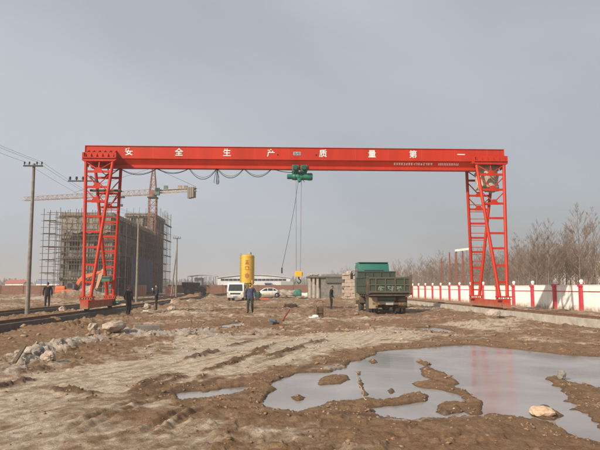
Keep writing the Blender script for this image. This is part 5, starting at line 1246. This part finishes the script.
def warehouse():
    Y = 195; x0 = at(217.5, 285, Y).x; x1 = at(290, 285, Y).x; t = thing('warehouse', 'long white low-roofed warehouse with a dark window strip, far behind', 'warehouse', ((x0+x1)/2, Y, 0))
    xm = at(280.5, 285, Y).x
    zt = at(230, 276.5, Y).z
    pts = [(x0, 0), (x0, zt-.5)] + [(x0 + (x1-x0)*k/10, zt-.5 + .95*math.sin(math.pi*k/10)) for k in range(1, 10)] + [(x1, zt-.5), (x1, 0)]
    MB().prism(pts, Y, Y+18).build('hall', mat('warehouse_white', (.60,.60,.60), .7, scale=.3), t)
    pr = [(x0-.3 + (x1-x0+.6)*k/10, zt-.48 + .98*math.sin(math.pi*k/10)) for k in range(11)]
    for k in range(10): MB().prism([pr[k], pr[k+1], (pr[k+1][0], pr[k+1][1]+.22), (pr[k][0], pr[k][1]+.22)], Y-.4, Y+18.3).build('roof_sheet', mat('roof_pale_grey', (.50,.51,.53), .6), t)
    n = 16
    for k in range(n):
        a = x0+1 + (x1-x0-2.2)*k/n; MB().box(a+.05, a+(x1-x0-2.2)/n-.05, Y-.03, Y+.02, 3.65, 4.35).build('window', GLASSD, t)
    a = at(264.5, 285, Y).x; b = at(271.5, 285, Y).x
    MB().box(a, b, Y-1.2, Y-.02, 2.75, 3.05).build('door_canopy', BLUEP, t); MB().box(a+.2, b-.2, Y-.04, Y+.02, 0, 2.7).build('door', DARK, t)
    MB().box(at(281, 285, Y).x, at(293, 285, Y).x, Y-3, Y-.05, 0, at(285, 281.5, Y).z).build('side_annexe', GREYP, t)
    Y2 = 210
    t2 = thing('open_shed', 'open shed roof on thin posts left of the white warehouse', 'shed', (at(203, 285, Y2).x, Y2, 0)); xa = at(187, 280, Y2).x; xb = at(216, 280, Y2).x; z = at(200, 276.5, Y2).z
    for k in range(6): MB().prism([(xa+(xb-xa)*k/6, z+.5*math.sin(math.pi*k/6)), (xa+(xb-xa)*(k+1)/6, z+.5*math.sin(math.pi*(k+1)/6)), (xa+(xb-xa)*(k+1)/6, z+.18+.5*math.sin(math.pi*(k+1)/6)), (xa+(xb-xa)*k/6, z+.18+.5*math.sin(math.pi*k/6))], Y2, Y2+10).build('roof_sheet', GREYP, t2)
    for k in range(7):
        for yy in (Y2+.3, Y2+9.7): MB().box(xa+.2+(xb-xa-.5)*k/6, xa+.35+(xb-xa-.5)*k/6, yy-.08, yy+.08, 0, z).build('post', DARK, t2)
    MB().box(at(193.5, 285, Y2).x, at(201, 285, Y2).x, Y2+2, Y2+8, 0, z-.4).build('inner_cabin', mat('cabin_bluegrey', (.20,.23,.27), .7), t2)
warehouse()

def grey_house():
    Y = 86; X = lambda px, y=Y: at(px, 285, y).x; z = lambda py, y=Y: at(330, py, y).z
    x0, x1 = X(321), X(345.5); zt = z(277.5)
    t = thing('block_hut', 'small grey concrete block hut with flat slab roof left of the dump truck', 'hut', ((x0+x1)/2, Y, 0))
    MB().box(x0, x1, Y, Y+5.5, -.2, zt).build('wall', GREYBR, t)
    cw = (x1-x0)/9
    for k in range(5):       # block courses of the front
        for i in range(9): MB().box(x0+i*cw+.01+(cw/2 if k % 2 and i < 8 else 0), x0+(i+1)*cw-.01+(cw/2 if k % 2 and i < 8 else 0), Y-.025, Y+.02, .5+k*.5, .985+k*.5).build('block', CONCG if (i*7+k*3) % 4 else GREYBR, t)
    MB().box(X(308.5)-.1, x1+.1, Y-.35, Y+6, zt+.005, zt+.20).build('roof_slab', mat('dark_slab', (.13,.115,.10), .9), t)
    # open left bay with pale posts
    for px in (309.5, 313.5, 317.5): MB().box(X(px)-.16, X(px)+.16, Y-.1, Y+.22, -.2, zt).build('post', CONC, t, bevel=.01)
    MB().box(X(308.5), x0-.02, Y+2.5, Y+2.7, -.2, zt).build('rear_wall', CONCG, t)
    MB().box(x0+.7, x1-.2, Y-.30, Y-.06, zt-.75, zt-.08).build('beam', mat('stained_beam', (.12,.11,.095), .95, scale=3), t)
    MB().box(X(324), x1, Y+.3, Y+5, zt+.21, zt+.5).build('upstand', CONCG, t)
    q = random.Random(4)
    for i, px in enumerate((310.5, 312.5, 316, 318)):
        vs, fs = rock_mesh(40+i, 2); s_ = q.uniform(.45, .75); MB().add([(v[0]*s_+X(px), v[1]*s_+Y+.8, v[2]*s_+zt+.4) for v in vs], fs).build('rubble_lump', LIME, t)
    # pale stack of blocks with a slab behind
    t2 = thing('block_stack', 'pale pinkish stack of stone blocks between the grey hut and the dump truck', 'stack', (X(350), 80, 0)); Y2 = 80
    bm_ = MB().box(-.36, .36, -.3, .3, 0, .44).build('block', mat('pale_pink_block', (.43,.34,.27), .9, scale=4, col2=(.32,.25,.20)), None, bevel=.04); me = bm_.data; bpy.data.objects.remove(bm_)
    for k in range(7):
        for i in range(3 if k < 6 else 4):
            piece('block', me, t2, (X(344.8 + i*4.6 + q.uniform(-.4,.4), Y2) + (.35 if k % 2 else 0), Y2 + q.uniform(-.1,.1), k*.45), (0, 0, q.uniform(-.12,.12)))
    for i in range(3):
        vs, fs = rock_mesh(60+i, 2); MB().add([(v[0]*.9+X(346+i*2.2, Y2), v[1]*.8+Y2, v[2]*.9+3.3+.25*(i == 1)) for v in vs], fs).build('stone', LIME, t2)
    t3 = thing('slab_shelter', 'low grey shelter with dark flat roof beside the dump truck cab', 'shelter', (X(355, 84), 84, 0))
    MB().box(X(348, 84), X(372, 84), 84, 88, z(274.5, 84), z(272.5, 84)).build('roof_slab', mat('dark_slab', (.13,.115,.10), .9), t3); MB().box(X(349, 84), X(371, 84), 84.4, 87.8, -.2, z(274.6, 84)).build('wall', CONCG, t3)
grey_house()

def brick_pile(label, px0, px1, py0, py1, Y):
    a = at(px0, py1, Y); b = at(px1, py0, Y); t = thing('brick_pile', label, 'bricks', ((a.x+b.x)/2, Y, 0), group='piles of new bricks')
    q = random.Random(int(px0)); W = b.x-a.x; H = b.z; n = 7; rows = 9
    me = MB().box(0, W/n-.02, -.5, .5, 0, H/rows-.015).build('brick_bundle', PINKB, None, bevel=.01); m = me.data; bpy.data.objects.remove(me)
    for k in range(rows):
        for i in range(n): piece('brick_bundle', m, t, (a.x+i*W/n, Y+q.uniform(-.04,.04), k*H/rows))
brick_pile('square pile of pink bricks behind the man near the left crane leg', 129, 146, 285, 297, 90)
brick_pile('pile of orange-pink bricks by the pole with the strut', 166, 175, 286.2, 298, 92)

# red post frame, white house beyond the trees
def post_frame():
    Y = 78; X = lambda px: at(px, 270, Y).x
    t = thing('post_frame', 'rusty red steel post frame with a white top beam behind the fence', 'frame', (X(462), Y, 0)); m = mat('frame_rust_red', (.24,.075,.045), .7)
    zt = at(460, 251, Y).z
    for px, dy in ((456.5, 0), (463, 0), (470.5, 0), (456.5, 3), (463, 3), (470.5, 3), (451, 4.5)):
        MB().box(X(px)-.08, X(px)+.08, Y+dy-.08, Y+dy+.08, 0, zt - (.8 if px == 451 else 0)).build('post', m, t)
    MB().bar((X(455.5), Y-.1, zt+.05), (X(472), Y-.1, zt+.32), .25, .28).build('top_beam', WHITEW, t)
    for z in (1.6, 3.2, 4.7): MB().bar((X(451), Y+.1, z), (X(470.5), Y+.1, z), .07).build('cross_rail', m, t); MB().bar((X(456.5), Y+3, z), (X(470.5), Y+3, z), .07).build('cross_rail', m, t)
post_frame()
def white_house():
    Y = 150; X = lambda px: at(px, 270, Y).x; zt = at(590, 262.5, Y).z
    t = thing('white_house', 'cream two-storey house half hidden by the bare trees at right', 'house', (X(590), Y, 0))
    MB().box(X(574.5), X(603), Y, Y+9, 0, zt).build('wall', mat('cream_render', (.62,.55,.42), .8), t); MB().box(X(574)-.2, X(603)+.3, Y-.3, Y+9.3, zt, zt+.3).build('roof', WHITEW, t)
    MB().box(X(568.5), X(574.4), Y+1, Y+8, 0, zt-2.6).build('lean_to', WHITEW, t)
    for k in range(2):
        for i in range(6):
            w = MB().box(X(576.5+i*4.4), X(578.8+i*4.4), Y-.03, Y+.02, 1.2+k*3.3, 2.8+k*3.3).build('window', GLASSD, t); MB().box(X(576.2+i*4.4), X(579.1+i*4.4), Y-.10, Y-.035, 1.05+k*3.3, 1.18+k*3.3).build('sill', CONC, w)
white_house()

# ================================================================== BARE TREES
def tree_meshes(seed, h):
    q = random.Random(seed); tr = MB(); cr = MB()
    n = 9; pts = []; x = y = 0.0
    for i in range(n+1):
        pts.append(Vector((x, y, h*i/n))); x += q.uniform(-.07,.07)*h/10; y += q.uniform(-.07,.07)*h/10
    r0 = h*.0115
    rs = [max(.012, r0*(1 - .93*i/n)) for i in range(n+1)]
    tr.tube([pts[0]-Vector((0,0,.3))] + pts[1:], rs, 6)
    def twig(p, d, L, r, lvl):
        k = 3; q_pts = [p]; dd = d.copy()
        for i in range(k):
            dd = (dd + Vector((q.uniform(-.16,.16), q.uniform(-.16,.16), .13))).normalized(); q_pts.append(q_pts[-1] + dd*L/k)
        cr.tube(q_pts, [r, r*.8, r*.6, r*.4], 3, cap=False)
        if lvl == 0: return
        for i in range({3: 9, 2: 7, 1: 5}[lvl]):
            t = q.uniform(.25, 1.0); j = min(k-1, int(t*k)); base = q_pts[j].lerp(q_pts[j+1], t*k-j)
            a = q.uniform(0, 6.28); sd = Vector((math.cos(a), math.sin(a), q.uniform(.1,.5))); nd = (dd*.75 + sd*.65).normalized()
            twig(base, nd, L*q.uniform(.34,.52), max(.0085, r*.5), lvl-1)
    nb = 28
    for i in range(nb):
        t = .24 + .74*(i/nb)**.9; j = min(n-1, int(t*n)); b = pts[j].lerp(pts[j+1], t*n-j)
        a = i*2.4 + q.uniform(-.5,.5); up = q.uniform(.55, 1.1); d = Vector((math.cos(a), math.sin(a), up)).normalized()
        L = h*(.30*(1-t)+.075)*q.uniform(.75,1.25)
        twig(b, d, L, max(.012, r0*(1-t)*.55), 2 if L < 1.8 else 3 if i % 4 == 0 else 2)
    twig(pts[-1]-Vector((0,0,.1)), Vector((0,0,1)), h*.09, .012, 2)
    a = tr.build('trunk', BARK, None, smooth=True); c = cr.build('crown', TWIG, None); am, cm = a.data, c.data
    bpy.data.objects.remove(a); bpy.data.objects.remove(c); return am, cm
PROTO = [tree_meshes(50+i, 10.0) for i in range(7)]
def add_tree(x, y, h, k, label, group):
    t = thing('bare_tree', label, 'tree', (x, y, 0), rz=rnd.uniform(0, 6.28), group=group, world=False)
    s = h/10; t.scale = (s*rnd.uniform(.9,1.2), s*rnd.uniform(.9,1.2), s)
    for nm, me in (('trunk', PROTO[k][0]), ('crown', PROTO[k][1])):
        o = bpy.data.objects.new(nm, me); C.objects.link(o); o.parent = t
q = random.Random(12)
def xat(px, Y): return at(px, 280, Y).x
add_tree(xat(580, 78), 78, 11.7, 0, 'tallest bare tree at the right edge, before the cream house', 'bare trees')
add_tree(xat(571, 84), 84, 9.6, 1, 'slender bare tree just left of the tallest one', 'bare trees')
add_tree(xat(536, 80), 80, 9.8, 2, 'spreading bare tree right of the right crane leg', 'bare trees')
add_tree(xat(597, 72), 72, 10.4, 3, 'bare tree cut by the right edge of the picture', 'bare trees')
n_t = 0
ORD = ['first', 'second', 'third', 'fourth', 'fifth', 'sixth', 'seventh', 'eighth', 'ninth', 'tenth', 'eleventh', 'twelfth', 'thirteenth']
for row, (Y0, Y1, cnt, p0, p1, h0, h1) in enumerate(((76, 96, 13, 512, 640, 7.0, 9.6), (98, 125, 26, 475, 640, 7.5, 10.5), (125, 165, 40, 425, 640, 8, 11), (165, 230, 46, 392, 600, 8, 11.5), (230, 320, 40, 330, 520, 8, 11))):
    for i in range(cnt):
        Y = q.uniform(Y0, Y1); px = p0 + (p1-p0)*(i + q.uniform(.1,.9))/cnt; x = xat(px, Y)
        if x < 23.5 and Y < 205: continue
        if 560 < px < 625 and 146 < Y < 162: Y = 168
        add_tree(xat(px, Y), Y, q.uniform(h0, h1), q.randrange(7), ['%s bare tree from the right crane leg in the nearest row behind the fence' % ORD[min(i, 12)], 'bare winter tree in the thin wood behind the fence', 'bare winter tree deep in the hazy wood behind the fence', 'faint bare tree in the far hazy wood', 'faint bare tree on the horizon beyond the site'][row], ['near row of bare trees', 'bare trees of the thin wood', 'bare trees deep in the wood', 'far hazy bare trees', 'bare trees on the horizon'][row])
# undergrowth of the wood: a mass of thin stems nobody could count
sc_ = MB(); q = random.Random(77)
for i in range(9000):
    Y = q.uniform(85, 260); px = q.uniform(400, 640); x = xat(px, Y)
    if x < 23: continue
    hh = q.uniform(.8, 4.6); b = Vector((x, Y, -.05)); tip = b + Vector((q.uniform(-.5,.5), q.uniform(-.5,.5), hh))
    sc_.tube([b, b.lerp(tip, .5) + Vector((q.uniform(-.12,.12), q.uniform(-.12,.12), 0)), tip], [.02, .014, .005], 3, cap=False)
    for k in range(3):
        c = b.lerp(tip, q.uniform(.3,.9)); sc_.tube([c, c + Vector((q.uniform(-.6,.6), q.uniform(-.6,.6), q.uniform(.2,.7)))], [.011, .004], 3, cap=False)
tag(sc_.build('undergrowth', TWIG), 'thin leafless scrub under the bare trees', 'scrub', kind='stuff')
# far tree belt on the horizon, fading in the haze
fb = MB(); q = random.Random(5)
for i in range(2600):
    a = R(q.uniform(-42, 44)); r = q.uniform(430, 640); x, y = r*math.sin(a), r*math.cos(a); h = q.uniform(3.5, 8.5)*(1 + .3*math.sin(a*23))
    fb.tube([(x, y, -.1), (x+q.uniform(-.5,.5), y, h*.55), (x+q.uniform(-1,1), y, h)], [.5, 1.3*q.uniform(.5,1.2), .1], 5, cap=False)
tag(fb.build('distant_trees', mat('far_wood', (.13,.115,.10), .95), smooth=False), 'low hazy belt of trees along the horizon', 'wood', kind='stuff')
for i, (px, w, Y, col, lab) in enumerate(((14, 9, 300, (.42,.10,.07), 'far low shed with a red roof on the left horizon'), (48, 12, 330, (.16,.22,.32), 'far low shed with a blue roof right of the red one'))):
    x0 = at(px-w, 285, Y).x; x1 = at(px+w, 285, Y).x; z = at(px, 283.4, Y).z; t = thing('far_shed', lab, 'shed', ((x0+x1)/2, Y, 0))
    MB().box(x0, x1, Y, Y+10, 0, z).build('wall', WHITEW, t); MB().prism([(Y-.4, z), (Y+5, z+1.6), (Y+10.4, z), (Y+10.4, z+.2), (Y+5, z+1.85), (Y-.4, z+.2)], x0-.4, x1+.4, 'yz').build('roof', mat('roof%d' % i, col, .8), t)

# ================================================================== SMALL THINGS ON THE SITE
def P(px, py): p = G(px, py, .05); return Vector((p.x, p.y, gz(p.x, p.y)))
p = P(319.5, 319.0)
t = thing('steel_cage', 'small rusty steel cage frame standing on the ground in the middle', 'frame', p, rz=R(8), world=False)
W, D, H = .24, .22, .86
for sx in (-1, 1):
    for sy in (-1, 1): MB().tube([(sx*W, sy*D, -.05), (sx*W, sy*D, H-.08), (sx*W*.8, sy*D, H)], .02, 6).build('post', RUST, t)
for sy in (-1, 1):
    MB().tube([(-W*.8, sy*D, H), (0, sy*D, H+.03), (W*.8, sy*D, H)], .02, 6).build('top_rail', RUST, t); MB().tube([(-W, sy*D, .3), (W, sy*D, .3)], .014, 6).build('cross_rail', RUST, t)
for sx in (-1, 1): MB().tube([(sx*W, -D, .62), (sx*W, D, .62)], .014, 6).build('side_rail', RUST, t)
MB().box(-W*.7, W*.7, -D*.6, D*.6, .02, .55).build('load', TRUST, t, bevel=.05)
for i, (px, py, s_, lab) in enumerate(((311, 319.5, .12, 'white sack lying left of the steel cage'), (315.5, 319.8, .15, 'larger white sack at the foot of the steel cage'))):
    p = P(px, py); o = lump('sack', 0, 0, s_*.35, s_, s_*.8, s_*.5, PLAST, 30+i, amp=.14); o.location = p; tag(o, lab, 'sack')
p = P(290.5, 308.0)
t = thing('brush_heap', 'dark heap of brushwood and scrap in the middle of the site', 'brushwood', p, world=False); q = random.Random(8)
st = MB()
for i in range(230):
    a = q.uniform(0, 6.28); r = q.uniform(0, .5); b = Vector((math.cos(a)*r, math.sin(a)*r*.6, q.uniform(0, .32)*(1-r))); d = Vector((q.uniform(-1,1), q.uniform(-1,1), q.uniform(-.3,.8))).normalized(); st.tube([b, b + d*q.uniform(.15,.5)], [.014, .006], 4, cap=False)
st.build('twigs', WOOD, t)
lump('heap_core', 0, 0, .12, .42, .28, .2, CLODM, 9, t, amp=.2)
a = P(279, 326.5); b = at(289.5, 309.5, a.y + 1.2)
tag(MB().tube([a - Vector((0,0,.03)), b], .035, 8).build('steel_bar', mat('red_oxide_steel', (.26,.06,.04), .7), smooth='auto'), 'reddish steel bar leaning up from the ground before the brushwood', 'bar')
t = thing('timber_form', 'low dark timber box frame sunk in the mud near the bar', 'timber', P(264, 327))
for px, py, qx, qy in ((252, 328.3, 279, 328.3), (253, 325.2, 281, 325.2)):
    u, v = P(px, py), P(qx, qy); MB().bar(u + Vector((0,0,.05)), v + Vector((0,0,.05)), .05, .14).build('plank', WOOD, t)
for px, py in ((252, 327.6), (281, 326.8)):
    u = P(px, py); MB().box(u.x-.07, u.x+.07, u.y-.07, u.y+.07, u.z-.1, u.z+.22).build('stake', WOOD, t)
p = P(272.5, 325.6); o = lump('cloth_bundle', 0, 0, .05, .15, .10, .05, BLUES, 21, amp=.25); o.location = p + Vector((0,0,.1)); tag(o, 'crumpled blue cloth lying on the timber frame', 'cloth')
u, v = P(133, 331.3), P(160, 330.6)
tag(MB().bar(u + Vector((0,.1,.09)), v + Vector((0,.1,.09)), .30, .20).build('concrete_beam', CONCG, bevel=.02), 'short grey concrete beam lying on the mud before the two men', 'beam')
u, v = P(145.5, 313.6), P(160, 313.0)
tag(MB().bar(u + Vector((0,0,.06)), v + Vector((0,0,.08)), .55, .05).build('white_board', PLAST, bevel=.01), 'white board lying at the feet of the man with the cup', 'board')
u = P(100, 320); 
for k, (px, py, rr) in enumerate(((56.5, 299.5, 0),)): pass
p = P(261, 300.6); tag(MB().box(p.x-1.1, p.x+1.0, p.y-.2, p.y+.2, p.z-.02, p.z+.22).build('red_barrier', mat('orange_red_plastic', (.55,.09,.035), .6), bevel=.05), 'low orange-red barrier piece right of the walking man', 'barrier')
p = P(255.3, 299.6); o = lump('green_tarpaulin', 0, 0, .45, .55, .5, .55, mat('green_tarp', (.025,.10,.06), .7), 41, amp=.2); o.location = p; tag(o, 'dark green tarpaulin bundle at the front of the white car', 'tarpaulin')
p = P(298, 299); o = lump('green_sheet', 0, 0, .35, .42, .4, .42, mat('teal_sheet', (.03,.17,.115), .7), 43, amp=.2); o.location = p + Vector((0,0,.5)); tag(o, 'teal green sheet on the rubble heap under the hook', 'sheet')
p = P(288, 298.6); o = lump('grey_sheet', 0, 0, .3, .95, .8, .42, mat('pale_grey_sheet', (.36,.31,.26), .8, col2=(.22,.17,.13), scale=2), 45, amp=.42); o.location = p + Vector((0,0,.35)); tag(o, 'pale grey sheet over the rubble heap right of the white car', 'sheet')
p = P(305, 297.6); o = lump('white_bag', 0, 0, .25, .8, .4, .3, PLAST, 47, amp=.2); o.location = p; tag(o, 'white bag heap lying left of the grey hut', 'bag')
p = P(342, 297); o = lump('white_bag', 0, 0, .3, .35, .3, .45, PLAST, 49, amp=.2); o.location = p + Vector((-.5,0,.3)); tag(o, 'white bag standing right behind the man in black', 'bag')
# rope lying across the puddle spit
rp = [G(355 + 11*k/26 + 1.1*math.sin(k*.5) + .4*math.sin(k*1.1), 371 + 33*k/26) for k in range(27)]
tag(MB().tube([Vector((a.x, a.y, max(gz(a.x, a.y), -.02) + .012)) for a in rp], .009, 6).build('rope', mat('tan_rope', (.40,.31,.18), .9, scale=20), smooth=True), 'thin tan rope lying across the wide puddle', 'rope')
rp = [G(px, py) for px, py in ((383, 328), (390, 332), (398, 335), (408, 337), (418, 336))]
tag(MB().tube([Vector((a.x, a.y, gz(a.x, a.y) + .012)) for a in rp], .009, 6).build('rope', MATS['tan_rope'], smooth=True), 'short tan rope on dry ground before the dump truck', 'rope')
u = P(14, 368); v = P(22, 363); tag(MB().bar(u + Vector((0,0,.06)), v + Vector((0,.1,.22)), .07, .05).build('plank', WOOD), 'dark plank sticking out of the left whitish heap', 'plank')
# the cup held by the man near the track
for o in list(C.objects):
    if o.get('label', '').startswith('man in dark blue coat'):
        w = o.matrix_basis @ Vector((-.045, -.285, 1.385)); tag(MB().lathe([(.0,0),(.035,0),(.045,.11),(.04,.11),(.03,.02),(0,.02)], n=14).build('cup', WHITEP, smooth='auto'), 'white cup held up by the man near the left track', 'cup'); C.objects['cup'].location = w

# ================================================================== HAZE
hz = MB().box(-1700, 1700, -1700, 1700, -1.3, 27.0).build('haze', mat('unused_haze_slot', (0.8, 0.8, 0.8)))
hm = bpy.data.materials.new('air_haze'); hm.use_nodes = True; hn = hm.node_tree; hn.nodes.clear()
ho = hn.nodes.new('ShaderNodeOutputMaterial'); hv = hn.nodes.new('ShaderNodeVolumePrincipled')
hv.inputs['Color'].default_value = (0.66, 0.65, 0.635, 1); hv.inputs['Density'].default_value = HAZE_DENSITY; hv.inputs['Anisotropy'].default_value = 0.0
hn.links.new(hv.outputs[0], ho.inputs['Volume'])
hz.data.materials.clear(); hz.data.materials.append(hm)
tag(hz, 'pale dusty winter haze over the whole site', 'haze', kind='stuff')
